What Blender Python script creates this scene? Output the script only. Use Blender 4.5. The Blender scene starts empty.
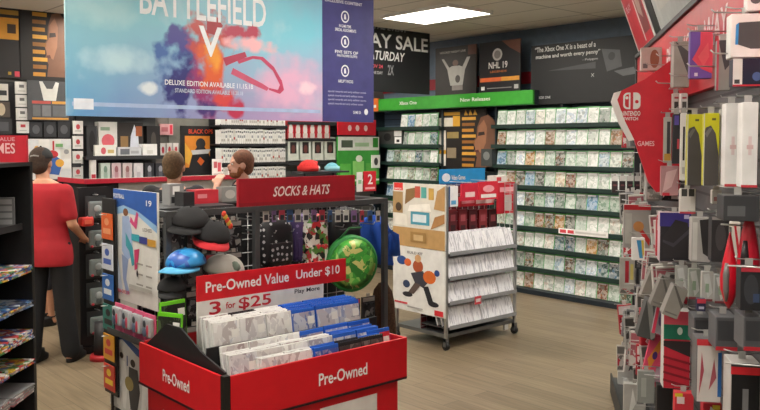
import bpy, bmesh, math, random
from mathutils import Vector, Matrix
random.seed(7)
R_ = math.radians
sc = bpy.context.scene
col = sc.collection
# ------------------------------------------------------------------ camera frame (used to read sizes off the photo)
F = 800.0; CAMZ = 1.72; PH = R_(2.6); A = math.atan(710/800.)
SA, CA = math.sin(A), math.cos(A)
PY0 = 143 + F*math.tan(PH)
def ray(px, py):
    xc = (px-380)/F; yc = (PY0-py)/F
    h = math.cos(PH)+yc*math.sin(PH); v = -math.sin(PH)+yc*math.cos(PH)
    return xc/h, v/h
def W(r, d, z=0): return Vector((CA*r+SA*d, -SA*r+CA*d, z))
def onD(px, py, d): t, s = ray(px, py); return W(t*d, d, CAMZ+s*d)
def onZ(px, py, z):
    t, s = ray(px, py); d = (z-CAMZ)/s; return W(t*d, d, z)
def onY(px, py, Y):
    t, s = ray(px, py); d = Y/(CA-SA*t); return W(t*d, d, CAMZ+s*d)
def onX(px, py, X):
    t, s = ray(px, py); d = X/(SA+CA*t); return W(t*d, d, CAMZ+s*d)

# ------------------------------------------------------------------ materials
def lin(h):
    o = []
    for i in (0, 2, 4):
        c = int(h[i:i+2], 16)/255.
        o.append(c/12.92 if c <= .04045 else ((c+.055)/1.055)**2.4)
    return (o[0], o[1], o[2], 1)
_m = {}
def nn(nt, t, **k):
    n = nt.nodes.new(t)
    for a, b in k.items(): setattr(n, a, b)
    return n
def mat(h, rough=.5, metal=0., emit=0., var=.08, scale=14.):
    key = (h, rough, metal, emit, var)
    if key in _m: return _m[key]
    m = bpy.data.materials.new('surface_'+h); m.use_nodes = True
    nt = m.node_tree; b = nt.nodes['Principled BSDF']
    c = lin(h)
    b.inputs['Roughness'].default_value = rough; b.inputs['Metallic'].default_value = metal
    if emit:
        b.inputs['Base Color'].default_value = c
        b.inputs['Emission Color'].default_value = c; b.inputs['Emission Strength'].default_value = emit
    else:
        tc = nn(nt, 'ShaderNodeTexCoord'); no = nn(nt, 'ShaderNodeTexNoise'); no.inputs['Scale'].default_value = scale
        no.inputs['Detail'].default_value = 3
        cr = nn(nt, 'ShaderNodeValToRGB')
        cr.color_ramp.elements[0].position = .3; cr.color_ramp.elements[1].position = .7
        cr.color_ramp.elements[0].color = tuple(x*(1-var) for x in c[:3])+(1,)
        cr.color_ramp.elements[1].color = tuple(min(1, x*(1+var)) for x in c[:3])+(1,)
        nt.links.new(tc.outputs['Object'], no.inputs['Vector']); nt.links.new(no.outputs['Fac'], cr.inputs['Fac'])
        nt.links.new(cr.outputs['Color'], b.inputs['Base Color'])
    _m[key] = m; return m
def art(name, pal, scale=20., rough=.35, stretch=(1, 1, 1), soft=False, tint=0.):
    if name in _m: return _m[name]
    m = bpy.data.materials.new(name); m.use_nodes = True; nt = m.node_tree; b = nt.nodes['Principled BSDF']
    b.inputs['Roughness'].default_value = rough
    tc = nn(nt, 'ShaderNodeTexCoord'); oi = nn(nt, 'ShaderNodeObjectInfo')
    mu = nn(nt, 'ShaderNodeMath', operation='MULTIPLY'); mu.inputs[1].default_value = 53.
    mp = nn(nt, 'ShaderNodeMapping'); mp.inputs['Scale'].default_value = tuple(s*scale for s in stretch)
    ad = nn(nt, 'ShaderNodeVectorMath', operation='ADD')
    nt.links.new(tc.outputs['Object'], mp.inputs['Vector']); nt.links.new(oi.outputs['Random'], mu.inputs[0])
    nt.links.new(mp.outputs['Vector'], ad.inputs[0]); nt.links.new(mu.outputs[0], ad.inputs[1])
    vo = nn(nt, 'ShaderNodeTexVoronoi'); vo.inputs['Scale'].default_value = 1.
    nt.links.new(ad.outputs[0], vo.inputs['Vector'])
    se = nn(nt, 'ShaderNodeSeparateColor')
    no = nn(nt, 'ShaderNodeTexNoise'); no.inputs['Scale'].default_value = 1.3; no.inputs['Detail'].default_value = 4
    nt.links.new(ad.outputs[0], no.inputs['Vector'])
    nt.links.new(vo.outputs['Color'], se.inputs[0])
    mx = nn(nt, 'ShaderNodeMath', operation='MULTIPLY_ADD'); mx.inputs[1].default_value = .75
    sb = nn(nt, 'ShaderNodeMath', operation='MULTIPLY'); sb.inputs[1].default_value = .3
    nt.links.new(no.outputs['Fac'], sb.inputs[0])
    nt.links.new(se.outputs[0], mx.inputs[0]); nt.links.new(sb.outputs[0], mx.inputs[2])
    src = no.outputs['Fac'] if soft else mx.outputs[0]
    cr = nn(nt, 'ShaderNodeValToRGB'); cr.color_ramp.interpolation = 'LINEAR' if soft else 'CONSTANT'
    els = cr.color_ramp.elements; n = len(pal)
    els[0].position = 0.; els[0].color = lin(pal[0])
    lo, hi = (.3, .7) if soft else (.12, 1.)
    els[1].position = lo+(hi-lo)/n; els[1].color = lin(pal[1])
    for i in range(2, n):
        e = els.new(lo+(hi-lo)*i/n); e.color = lin(pal[i])
    nt.links.new(src, cr.inputs['Fac']); out = cr.outputs['Color']
    if tint:
        c2 = nn(nt, 'ShaderNodeValToRGB'); c2.color_ramp.interpolation = 'CONSTANT'; e2 = c2.color_ramp.elements
        e2[0].color = lin(pal[0]); e2[1].position = 1/n; e2[1].color = lin(pal[1])
        for i in range(2, n): e = e2.new(i/n); e.color = lin(pal[i])
        mul = nn(nt, 'ShaderNodeMath', operation='MULTIPLY'); mul.inputs[1].default_value = 17.3; fr = nn(nt, 'ShaderNodeMath', operation='FRACT')
        nt.links.new(oi.outputs['Random'], mul.inputs[0]); nt.links.new(mul.outputs[0], fr.inputs[0]); nt.links.new(fr.outputs[0], c2.inputs['Fac'])
        mx_ = nn(nt, 'ShaderNodeMix', data_type='RGBA'); mx_.inputs['Factor'].default_value = tint
        nt.links.new(out, mx_.inputs['A']); nt.links.new(c2.outputs['Color'], mx_.inputs['B']); out = mx_.outputs['Result']
    nt.links.new(out, b.inputs['Base Color'])
    _m[name] = m; return m

# ------------------------------------------------------------------ mesh builder
class MB:
    def __init__(s): s.v = []; s.f = []; s.mi = []; s.mats = []; s.sm = []; s.M = Matrix.Identity(4)
    def mid(s, m):
        if isinstance(m, str): m = mat(m)
        if m not in s.mats: s.mats.append(m)
        return s.mats.index(m)
    def add(s, vs, fs, m, smooth=False):
        k = s.mid(m); n = len(s.v)
        s.v += [tuple(s.M @ Vector(v)) for v in vs]
        for f in fs: s.f.append([i+n for i in f]); s.mi.append(k); s.sm.append(smooth)
        return s
    def box(s, x0, x1, y0, y1, z0, z1, m):
        vs = [(x, y, z) for x in (x0, x1) for y in (y0, y1) for z in (z0, z1)]
        return s.add(vs, [(0, 1, 3, 2), (4, 6, 7, 5), (0, 4, 5, 1), (2, 3, 7, 6), (0, 2, 6, 4), (1, 5, 7, 3)], m)
    def bbox(s, x0, x1, y0, y1, z0, z1, m, b=.01):      # box with chamfered edges
        vs = []
        bm = bmesh.new(); bmesh.ops.create_cube(bm, size=1)
        bmesh.ops.scale(bm, vec=(x1-x0, y1-y0, z1-z0), verts=bm.verts)
        bmesh.ops.translate(bm, vec=((x0+x1)/2, (y0+y1)/2, (z0+z1)/2), verts=bm.verts)
        bmesh.ops.bevel(bm, geom=bm.edges[:], offset=b, segments=2, profile=.6, affect='EDGES')
        bm.verts.index_update()
        s.add([tuple(v.co) for v in bm.verts], [[v.index for v in f.verts] for f in bm.faces], m); bm.free(); return s
    def prism(s, pts, y0, y1, m):                       # polygon in x,z pushed through y
        n = len(pts); vs = [(x, y0, z) for x, z in pts]+[(x, y1, z) for x, z in pts]
        fs = [list(range(n)), list(range(2*n-1, n-1, -1))]+[(i, i+n, (i+1) % n+n, (i+1) % n) for i in range(n)]
        return s.add(vs, fs, m)
    def poly(s, pts, y, m): return s.add([(x, y, z) for x, z in pts], [list(range(len(pts)))], m)
    def tube(s, path, r, m, n=8, cap=True, r2=None):
        path = [Vector(p) for p in path]; rings = []
        K = len(path)
        for i, p in enumerate(path):
            a = path[max(i-1, 0)]; b = path[min(i+1, K-1)]; t = (b-a).normalized()
            up = Vector((0, 0, 1)) if abs(t.z) < .9 else Vector((0, 1, 0))
            u = t.cross(up).normalized(); w = u.cross(t)
            rr = r if r2 is None else r+(r2-r)*i/max(K-1, 1)
            rings.append([p+(u*math.cos(q*2*math.pi/n)+w*math.sin(q*2*math.pi/n))*rr for q in range(n)])
        vs = [tuple(v) for g in rings for v in g]; fs = []
        for i in range(K-1):
            for q in range(n): fs.append((i*n+q, i*n+(q+1) % n, (i+1)*n+(q+1) % n, (i+1)*n+q))
        if cap: fs += [list(range(n))[::-1], list(range((K-1)*n, K*n))]
        return s.add(vs, fs, m, True)
    def loft(s, rings, m, cap=True, smooth=True):
        n = len(rings[0]); vs = [v for g in rings for v in g]; fs = []
        for i in range(len(rings)-1):
            for q in range(n): fs.append((i*n+q, i*n+(q+1) % n, (i+1)*n+(q+1) % n, (i+1)*n+q))
        if cap: fs += [list(range(n))[::-1], list(range((len(rings)-1)*n, len(rings)*n))]
        return s.add(vs, fs, m, smooth)
    def ball(s, c, r, m, nu=16, nv=10, z0=-1., z1=1.):
        if not hasattr(r, '__len__'): r = (r, r, r)
        rings = []
        for i in range(nv+1):
            z = z0+(z1-z0)*i/nv
            a = math.asin(max(-1, min(1, z))) if False else (math.asin(z0)+(math.asin(z1)-math.asin(z0))*i/nv)
            q = max(math.cos(a), .001)
            rings.append([(c[0]+r[0]*q*math.cos(2*math.pi*k/nu), c[1]+r[1]*q*math.sin(2*math.pi*k/nu), c[2]+r[2]*math.sin(a)) for k in range(nu)])
        return s.loft(rings, m)
    def mesh(s, name):
        me = bpy.data.meshes.new(name); me.from_pydata(s.v, [], s.f)
        for m in s.mats: me.materials.append(m)
        for p, k, q in zip(me.polygons, s.mi, s.sm): p.material_index = k; p.use_smooth = q
        me.update(); bm = bmesh.new(); bm.from_mesh(me)
        if s.closed: bmesh.ops.recalc_face_normals(bm, faces=bm.faces[:])
        bm.to_mesh(me); bm.free()
        return me
    closed = True
    def build(s, name, parent=None, loc=(0, 0, 0), rot=(0, 0, 0)):
        o = bpy.data.objects.new(name, s.mesh(name)); col.objects.link(o); o.location = loc; o.rotation_euler = rot
        if parent: o.parent = parent
        return o
def tag(o, label=None, cat=None, group=None, kind=None):
    if label: o['label'] = label
    if cat: o['category'] = cat
    if group: o['group'] = group
    if kind: o['kind'] = kind
    return o
def thing(name, label, cat, loc=(0, 0, 0), rotz=0, group=None, rx=0):
    o = bpy.data.objects.new(name, None); col.objects.link(o); o.location = loc; o.rotation_euler = (rx, 0, rotz)
    o.empty_display_size = .1
    return tag(o, label, cat, group)
def struct(name, mb, **k): return tag(mb.build(name, **k), kind='structure')
def dup(root, loc, rot=None, label=None, group=None):
    r = root.copy(); col.objects.link(r); r.location = loc
    if rot is not None: r.rotation_euler = rot
    if label: r['label'] = label
    if group: r['group'] = group
    for ch in list(root.children):
        c = ch.copy(); col.objects.link(c); c.parent = r
        for g in ch.children:
            d = g.copy(); col.objects.link(d); d.parent = c
    return r
_tx = {}
def text(s, u0, v0, u1, v1, m, parent, y=-.003, shear=0., name='lettering', ex=.0006, lab=None):
    key = (s, ex)
    if key not in _tx:
        cu = bpy.data.curves.new('lettering', 'FONT'); cu.body = s; cu.size = 1; cu.extrude = .0; cu.offset = .016; cu.resolution_u = 3
        o = bpy.data.objects.new('tmp', cu); col.objects.link(o)
        dg = bpy.context.evaluated_depsgraph_get(); dg.update()
        me = bpy.data.meshes.new_from_object(o.evaluated_get(dg))
        vs = [tuple(v.co) for v in me.vertices]; fs = [list(p.vertices) for p in me.polygons]
        bpy.data.objects.remove(o); bpy.data.curves.remove(cu); bpy.data.meshes.remove(me)
        _tx[key] = (vs, fs)
    vs, fs = _tx[key]
    x0 = min(v[0] for v in vs); x1 = max(v[0] for v in vs); y0 = min(v[1] for v in vs); y1 = max(v[1] for v in vs)
    out = []
    for x, yy, _ in vs:
        a = (x-x0)/(x1-x0); b = (yy-y0)/(y1-y0)
        out.append((u0+a*(u1-u0)+shear*b*(v1-v0), y, v0+b*(v1-v0)))
    mb = MB(); mb.closed = False; mb.add(out, fs, m)
    o = mb.build(name, parent)
    if lab: o['label'] = lab
    return o
# flat printed board: shapes are (kind, ...) in metres from the lower left corner of the front
def ell(cx, cz, rx, rz, n=16, a0=0.): return [(cx+rx*math.cos(a0+2*math.pi*i/n), cz+rz*math.sin(a0+2*math.pi*i/n)) for i in range(n)]
def rc(u0, v0, u1, v1): return [(u0, v0), (u1, v0), (u1, v1), (u0, v1)]
def board_mb(w, h, t, bg, shapes, side=None):
    b = MB(); b.box(-w/2, w/2, -t/2, t/2, 0, h, side or bg)
    b.box(-w/2+.0005, w/2-.0005, -t/2-.0006, -t/2, .0005, h-.0005, bg)
    y = -t/2-.001
    for pts, c in shapes:
        b.poly([(u-w/2, v) for u, v in pts], y, c); y -= .00035
    b.yl = y-.0006; return b
def board(name, label, cat, loc, rotz, w, h, t, bg, shapes=(), texts=(), group=None, rx=0, parent=None, side=None):
    b = board_mb(w, h, t, bg, shapes, side)
    o = b.build(name, parent, loc, (rx, 0, rotz))
    if not parent: tag(o, label, cat, group)
    for tx in texts:
        s, u0, v0, u1, v1, m = tx[:6]
        text(s, u0-w/2, v0, u1-w/2, v1, m, o, y=b.yl, shear=tx[6] if len(tx) > 6 else 0)
    return o

# ------------------------------------------------------------------ palette
BLK = '0e0e10'; DK = '1b1c1f'; RED = 'd0122a'; WH = 'e6e6e4'; GRN = '2f9e2c'; GREY = '8c8c8c'
metal = mat('77797b', .35, .7); wire = mat('b4b4b2', .3, .8); darkmetal = mat('4a4c50', .45, .5)
# ------------------------------------------------------------------ the room
XW, YB, XL, YF, HC = 7.62, 8.5, -3.2, -3.4, 3.06
fm = bpy.data.materials.new('wood_plank_floor'); fm.use_nodes = True; nt = fm.node_tree; b = nt.nodes['Principled BSDF']
tc = nn(nt, 'ShaderNodeTexCoord'); mp = nn(nt, 'ShaderNodeMapping'); mp.inputs['Rotation'].default_value = (0, 0, R_(90))
br = nn(nt, 'ShaderNodeTexBrick'); br.inputs['Scale'].default_value = 1.; br.inputs['Brick Width'].default_value = 1.2; br.inputs['Row Height'].default_value = .15
br.inputs['Mortar Size'].default_value = .002; br.offset = .37
br.inputs['Color1'].default_value = lin('93836b'); br.inputs['Color2'].default_value = lin('7f705a'); br.inputs['Mortar'].default_value = lin('55493b')
nt.links.new(tc.outputs['Object'], mp.inputs['Vector']); nt.links.new(mp.outputs[0], br.inputs['Vector'])
mp2 = nn(nt, 'ShaderNodeMapping'); mp2.inputs['Scale'].default_value = (22, 1.2, 1); no = nn(nt, 'ShaderNodeTexNoise'); no.inputs['Scale'].default_value = 1.6; no.inputs['Detail'].default_value = 6
nt.links.new(tc.outputs['Object'], mp2.inputs['Vector']); nt.links.new(mp2.outputs[0], no.inputs['Vector'])
cr = nn(nt, 'ShaderNodeValToRGB'); cr.color_ramp.elements[0].position = .3; cr.color_ramp.elements[0].color = (.62, .6, .58, 1); cr.color_ramp.elements[1].position = .7; cr.color_ramp.elements[1].color = (1.15, 1.15, 1.15, 1)
mx = nn(nt, 'ShaderNodeMix', data_type='RGBA', blend_type='MULTIPLY'); mx.inputs['Factor'].default_value = .8
nt.links.new(no.outputs['Fac'], cr.inputs['Fac']); nt.links.new(br.outputs['Color'], mx.inputs['A']); nt.links.new(cr.outputs['Color'], mx.inputs['B'])
nt.links.new(mx.outputs['Result'], b.inputs['Base Color']); b.inputs['Roughness'].default_value = .33
struct('floor', MB().box(XL, XW, YF, YB, -.1, 0, fm))
# ceiling: suspended tiles
cm = bpy.data.materials.new('ceiling_tile'); cm.use_nodes = True; nt = cm.node_tree; b = nt.nodes['Principled BSDF']
tc = nn(nt, 'ShaderNodeTexCoord'); br = nn(nt, 'ShaderNodeTexBrick'); br.offset = 0; br.inputs['Scale'].default_value = 1
br.inputs['Brick Width'].default_value = .61; br.inputs['Row Height'].default_value = 1.22; br.inputs['Mortar Size'].default_value = .011
br.inputs['Color1'].default_value = lin('e2ddd3'); br.inputs['Color2'].default_value = lin('dbd6cc'); br.inputs['Mortar'].default_value = lin('a8a49c')
mp = nn(nt, 'ShaderNodeMapping'); mp.inputs['Location'].default_value = (.15, .03, 0)
nt.links.new(tc.outputs['Object'], mp.inputs['Vector']); nt.links.new(mp.outputs[0], br.inputs['Vector']); nt.links.new(br.outputs['Color'], b.inputs['Base Color'])
b.inputs['Roughness'].default_value = .9
struct('ceiling', MB().box(XL, XW, YF, YB, HC, HC+.1, cm))
def slat(name, c, c2, pitch=.076, axis='Z'):
    m = bpy.data.materials.new(name); m.use_nodes = True; nt = m.node_tree; b = nt.nodes['Principled BSDF']
    tc = nn(nt, 'ShaderNodeTexCoord'); s = nn(nt, 'ShaderNodeSeparateXYZ'); mu = nn(nt, 'ShaderNodeMath', operation='MULTIPLY'); mu.inputs[1].default_value = 1/pitch
    fr = nn(nt, 'ShaderNodeMath', operation='FRACT'); g = nn(nt, 'ShaderNodeMath', operation='GREATER_THAN'); g.inputs[1].default_value = .87
    mx = nn(nt, 'ShaderNodeMix', data_type='RGBA')
    mx.inputs['A'].default_value = lin(c); mx.inputs['B'].default_value = lin(c2)
    nt.links.new(tc.outputs['Object'], s.inputs[0]); nt.links.new(s.outputs[axis], mu.inputs[0]); nt.links.new(mu.outputs[0], fr.inputs[0])
    nt.links.new(fr.outputs[0], g.inputs[0]); nt.links.new(g.outputs[0], mx.inputs['Factor']); nt.links.new(mx.outputs['Result'], b.inputs['Base Color'])
    b.inputs['Roughness'].default_value = .5; return m
bluewall = mat('5e6e80', .6); slatblue = slat('slatwall_blue', '465668', '222d38'); slatgrey = slat('slatwall_grey', '77787a', '4a4b4d')
struct('wall_right', MB().box(XW, XW+.1, YF, YB+.1, 0, HC, bluewall))
struct('wall_back', MB().box(XL, XW, YB, YB+.1, 0, HC, mat('6d6b66', .7)))
struct('wall_left', MB().box(XL-.1, XL, YF, YB+.1, 0, HC, mat('8a857c', .7)))
struct('wall_front', MB().box(XL, XW, YF-.1, YF, 0, HC, mat('a8a49b', .7)))
struct('baseboard_right', MB().box(XW-.015, XW, YF, YB, 0, .1, mat('22262b')))
struct('baseboard_back', MB().box(XL, XW-.015, YB-.015, YB, 0, .1, mat('22262b')))
# red border on the blue wall
struct('trim_1', MB().box(XW-.02, XW, YF, YB, 2.42, 2.56, mat('8e1a2a')))
# ceiling troffers: the lit one in view and its fellows
def troffer(x, y, lab, grp=True):
    t = thing('ceiling_light', lab, 'ceiling light', (x, y, HC-.035), 0, 'recessed fluorescent ceiling lights')
    f = MB(); w, l = .31, .47
    f.box(-w-.02, w+.02, -l-.02, -l, 0, .035, WH).box(-w-.02, w+.02, l, l+.02, 0, .035, WH).box(-w-.02, -w, -l, l, 0, .035, WH).box(w, w+.02, -l, l, 0, .035, WH)
    f.build('frame', t)
    MB().box(-w, w, -l, l, .01, .03, mat('fff8ec', .5, 0, 17.)).build('diffuser', t)
for x in (5.95, 3.55, 1.15, -1.25):
    for y in (8.0, 5.84, 3.44, 1.04, -1.36):
        if (x, y) == (5.95, 5.84): lb = 'lit rectangular fluorescent ceiling light, the one in view above the black sale sign'
        else: lb = 'lit fluorescent ceiling light out of view, %s row, %s from the back wall' % ({5.95: 'right hand', 3.55: 'second', 1.15: 'third', -1.25: 'left hand'}[x], {8.0: 'first', 5.84: 'second', 3.44: 'third', 1.04: 'fourth', -1.36: 'fifth'}[y])
        troffer(x, y, lb)

ORD = ['first', 'second', 'third', 'fourth', 'fifth', 'sixth', 'seventh', 'eighth', 'ninth', 'tenth', 'eleventh', 'twelfth', 'thirteenth', 'fourteenth', 'fifteenth', 'sixteenth', 'seventeenth', 'eighteenth', 'nineteenth', 'twentieth']
ORD += ['twenty-'+o for o in ORD[:9]]+['thirtieth']+['thirty-'+o for o in ORD[:9]]+['fortieth']+['forty-'+o for o in ORD[:9]]

# ------------------------------------------------------------------ long shelf wall on the right (faces -X)
XS = 7.29; DEP = XW-XS
coverpals = [('cover_light', ['dfe3df', 'b9c9bd', 'e9ebe8', '7f9a86', 'c6ccc6', 'efefec', '59665e']),
             ('cover_mixed', ['d8dcd6', '9a6b4a', 'c9ccc6', '3f5a4a', 'e6e4dc', 'a8b4ac', '54504a']),
             ('cover_warm', ['dcd6c6', 'b8894e', 'e4e2da', '7a4632', '9aa89c', 'e9e6dd', '3c4440']),
             ('cover_cool', ['d5dde2', '6a94b8', 'e4e8ea', '45605a', 'b0c0c4', 'eceeee', '2f3a44'])]
def wallcase(k):
    b = MB(); w, h, t = .134, .185, .016
    b.box(-w/2, w/2, -t/2, t/2, 0, h, mat('58b060' if k != 0 else '7cc088', .25))
    b.box(-w/2+.002, w/2-.002, -t/2-.001, -t/2, .002, h-.014, art(coverpals[k][0], coverpals[k][1], 34, tint=.55))
    b.box(-w/2+.004, w/2-.03, -t/2-.0015, -t/2-.001, h-.03, h-.017, mat('eef0ee'))
    return b.mesh('game_case')
wc = [wallcase(k) for k in range(4)]
def fixture(name, label, y0, y1, zs, backm, n_up, extra=None):
    t = thing(name, label, 'shelving', (XS, (y0+y1)/2, 0)); L = (y1-y0)/2
    MB().box(DEP-.05, DEP-.002, -L, L, 0, 2.15, backm).build('back_panel', t)
    MB().bbox(-.02, DEP-.05, -L, L, 0, .055, mat('15202a'), .004).build('base', t)
    for z in zs[:-1]:
        b = MB(); b.box(.06, DEP-.05, -L, L, z-.02, z, mat('14201f')); b.box(.03, .06, -L, L, z-.035, z+.012, mat('16302a')); b.build('shelf', t)
    for i in range(n_up+1):
        yy = -L+.015+(2*L-.03)*i/n_up
        MB().box(.1, DEP-.05, yy-.012, yy+.012, .055, 2.15, mat('1b2a30')).build('upright', t)
    return t
zs = [1.925-.2335*i for i in range(9)]
zs[-1] = .057
fixture('game_shelving', 'long dark slat wall shelving under the green banner and black quote sign', 3.4, 6.26, zs, slatblue, 3)
fixture('game_shelving', 'dark shelving section left of the gold crowned portrait poster, by the room corner', 7.12, 8.46, zs, slatblue, 1)
colr = ['mostly white', 'mixed coloured', 'warm toned', 'bluish']
def row(y0, y1, r, z, where, skip=None):
    n = int((y1-y0)/.139); k = 0
    for i in range(n):
        y = y1-.0695-i*.139
        if skip and skip(i, r): continue
        q = random.choice([0, 0, 1, 2, 3]) if r > 1 else random.choice([0, 0, 0, 1, 3])
        if r == 3 and i > 8: q = 0
        o = bpy.data.objects.new('game_case', wc[q]); col.objects.link(o)
        o.location = (XS+.075, y, z+.002); o.rotation_euler = (R_(-8), 0, R_(-90)+random.uniform(-.03, .03)); o.scale = (1, 1, random.choice([1, 1, .97]))
        tag(o, '%s game case, %s from the left, %s shelf down %s' % (colr[q], ORD[i], ORD[r], where), 'game case', 'game cases on the right wall shelving')
for r, z in enumerate(zs):
    row(3.45, 6.2, r, z, 'of the long shelving')
    if r < 8: row(7.16, 8.16, r, z, 'by the room corner', lambda i, r: (r in (0, 1) and i < 2) or (r == 5 and i > 3))
def dark_lbl(): pass
# white price strip on the long shelving
board('price_strip', 'white price strip with red figures on the long shelving, sixth row', 'sign', (XS+.012, onX(582, 231, XS).y, .965-.24), R_(-90), .62, .06, .006, 'ecebe8',
      [(rc(.02, .012, .1, .048), 'd6424e'), (rc(.12, .012, .2, .048), 'd6424e'), (rc(.22, .02, .6, .04), 'c8c6c2')])
# green banner
yb0 = onX(533, 100, XS+.01).y; yb1 = 8.25
wL = yb1-yb0
gb = board('banner_header', 'long green header banner running along top of right wall shelving', 'banner', (XS+.02, (yb0+yb1)/2, 2.155), R_(-90), wL, .165, .03, '3aa032',
      [(rc(0, 0, wL, .012), '1d6a24')],
      [('Xbox One', .42, .07, .75, .115, WH), ('New Releases', 1.52, .07, 2.0, .115, WH)])
board('banner_header', 'short orange header panel at the left end of the green banner', 'banner', (XS+.02, 8.355, 2.155), R_(-90), .19, .18, .03, 'd9702a', [(rc(.05, .05, .15, .09), WH)])
# NHL style posters and quote sign stand on the shelving top
def poster_on(px0, px1, X, z0, z1):
    a = onX(px0, 60, X).y; b_ = onX(px1, 60, X).y
    return (X, (a+b_)/2, z0), abs(a-b_), z1-z0
XP = XS+.12
loc, w, h = poster_on(436, 477, XP, 2.32, 2.93)
loc = (loc[0], loc[1], 2.32)
board('poster', 'dark poster of an ice hockey player in white raising both arms over the right shelving', 'poster', loc, R_(-90), w, h, .02, '2a2523',
      [(rc(w*.8, h*.8, w, h), '5a3a30'), (ell(w*.5, h*.66, w*.07, h*.065), '6a5348'),
       ([(w*.3, h*.55), (w*.42, h*.6), (w*.6, h*.6), (w*.74, h*.55), (w*.68, h*.2), (w*.38, h*.2)], 'a9a6a0'),
       ([(w*.16, h*.76), (w*.22, h*.76), (w*.36, h*.56), (w*.34, h*.48)], 'a9a6a0'), ([(w*.78, h*.76), (w*.86, h*.76), (w*.72, h*.48), (w*.66, h*.55)], 'a9a6a0'),
       (ell(w*.56, h*.33, w*.06, h*.08), '4a4744'), (rc(w*.42, h*.1, w*.68, h*.2), '857f7a')],
      [('HOCKEY NIGHT LIVE', w*.12, h*.87, w*.75, h*.915, 'b5aea6')])
loc, w, h = poster_on(480, 521, XP, 2.32, 2.93)
board('poster', 'black NHL 19 poster with white circle logo and orange stripe on shelving top', 'poster', (XP, loc[1], 2.32), R_(-90), w, h, .02, '232226',
      [([(w*.55, h), (w, h), (w, h*.72), (w*.75, h*.85)], '6a4436'), (ell(w*.45, h*.74, w*.12, h*.12), 'b9b5b2'), (ell(w*.45, h*.74, w*.08, h*.08), '7f7a78'),
       (rc(w*.02, h*.22, w*.98, h*.3), 'd96a3a'), (rc(w*.55, h*.22, w*.98, h*.3), 'dc9a3c'), (rc(w*.05, h*.06, w*.14, h*.13), WH), (rc(w*.2, h*.08, w*.8, h*.1), '8a8886'), (rc(w*.86, h*.06, w*.96, h*.14), 'b8b6b4')],
      [('NHL 19', w*.24, h*.47, w*.7, h*.6, 'e8e6e2'), ('LEGENDS', w*.28, h*.39, w*.68, h*.43, 'c8743c')])
a = onX(531, 80, XP); c = onX(640, 80, XP); w = a.y-c.y; h = .72
board('quote_sign', 'wide black sign with white quotation and a grey game console over right shelving', 'sign', (XP+.02, (a.y+c.y)/2, 2.155), R_(-90), w, h-.05, .04, '141517',
      [([(w*.17, h*.52), (w*.62, h*.5), (w*.62, h*.6)], '4a4b4e'),
       ([(w*.67, h*.78), (w*.83, h*.74), (w*.85, h*.5), (w*.72, h*.44)], '57595c'), (ell(w*.76, h*.66, w*.03, h*.06), '3a3b3e'),
       ([(w*.78, h*.44), (w*.95, h*.48), (w*.97, h*.38), (w*.86, h*.36)], '66686b')],
      [('\u201cThe Xbox One X is a beast of a', w*.04, h*.82, w*.62, h*.9, WH), ('machine and worth every penny\u201d', w*.05, h*.7, w*.66, h*.78, WH),
       ('- Polygon', w*.5, h*.62, w*.64, h*.66, 'b8b8b8'), ('XBOX ONE', w*.06, h*.09, w*.2, h*.13, 'c8c8c8'), ('X', w*.58, h*.38, w*.61, h*.43, 'c8c8c8')])
# portrait poster between the two shelf sections: black, gold lettering, gold crown, profile face
a = onX(440, 140, XS+.2).y; c = onX(490, 140, XS+.2).y; w = a-c; h = .8
def portrait(w, h, x0, sc_=1.):
    S = []
    fx = lambda u, v: (x0+u*w, v*h)
    S.append(([fx(.50, .06), fx(.53, .22), fx(.47, .30), fx(.50, .36), fx(.45, .46), fx(.52, .55), fx(.53, .70), fx(.60, .86), fx(.74, .9), fx(.86, .8), fx(.9, .55), fx(.84, .3), fx(.86, .06)], '6e4a36'))
    S.append(([fx(.5, .34), fx(.47, .46), fx(.54, .54), fx(.56, .72), fx(.66, .82), fx(.72, .7), fx(.7, .45), fx(.62, .28)], '96664a'))
    S.append(([fx(.55, .56), fx(.68, .58), fx(.67, .63), fx(.56, .62)], '2a1a14'))
    S.append(([fx(.49, .29), fx(.58, .3), fx(.56, .34), fx(.5, .33)], '5a2e26'))
    for i in range(9):
        v = .06+i*.095; S.append((rcp(fx(.24, v), fx(.47+.02*(i % 3), v+.05)), ['b8802a', '8a5a20', 'd09a3a'][i % 3]))
    for i in range(3): S.append(([fx(.28+.09*i, .9), fx(.36+.09*i, .9), fx(.31+.09*i, .99)], 'c8962e'))
    return S
def rcp(p, q): return [(p[0], p[1]), (q[0], p[1]), (q[0], q[1]), (p[0], q[1])]
o = board('poster', 'black poster with gold lettering and bearded profile portrait on the right shelving', 'poster', (XS+.14, (a+c)/2, 1.38), R_(-90), w, h-.04, .02, '17110f', portrait(w, h-.04, .25, 1)+[(rc(.04, .55, .3, .66), 'c9c4b8'), (rc(.3, .55, .42, .68), 'd09a2a'), (rc(.12, .69, .42, .73), 'c8962e'), (rc(.05, .05, .18, .5), 'e2dcd4'), (rc(.05, .2, .18, .25), 'd09a2a'), (rc(.2, .4, .4, .48), '9a8450'), (rc(.2, .15, .36, .28), '8a7a62')])
t = thing('game_shelving', 'narrow slat panel holding the gold lettered portrait poster', 'shelving', (XS+.2, (6.26+7.12)/2, 0))
MB().box(.08, DEP-.202, -.42, .42, 0, 2.15, slatblue).build('back_panel', t)
MB().box(-.16, .08, yb0-6.69, 8.25-6.69, 2.152, 2.318, mat('27323a')).build('header_box', t)
for z in (.29, .52, .755, .99, 1.22, 1.37): MB().box(-.1, .08, -.42, .42, z-.02, z, mat('14201f')).build('shelf', t)
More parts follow.
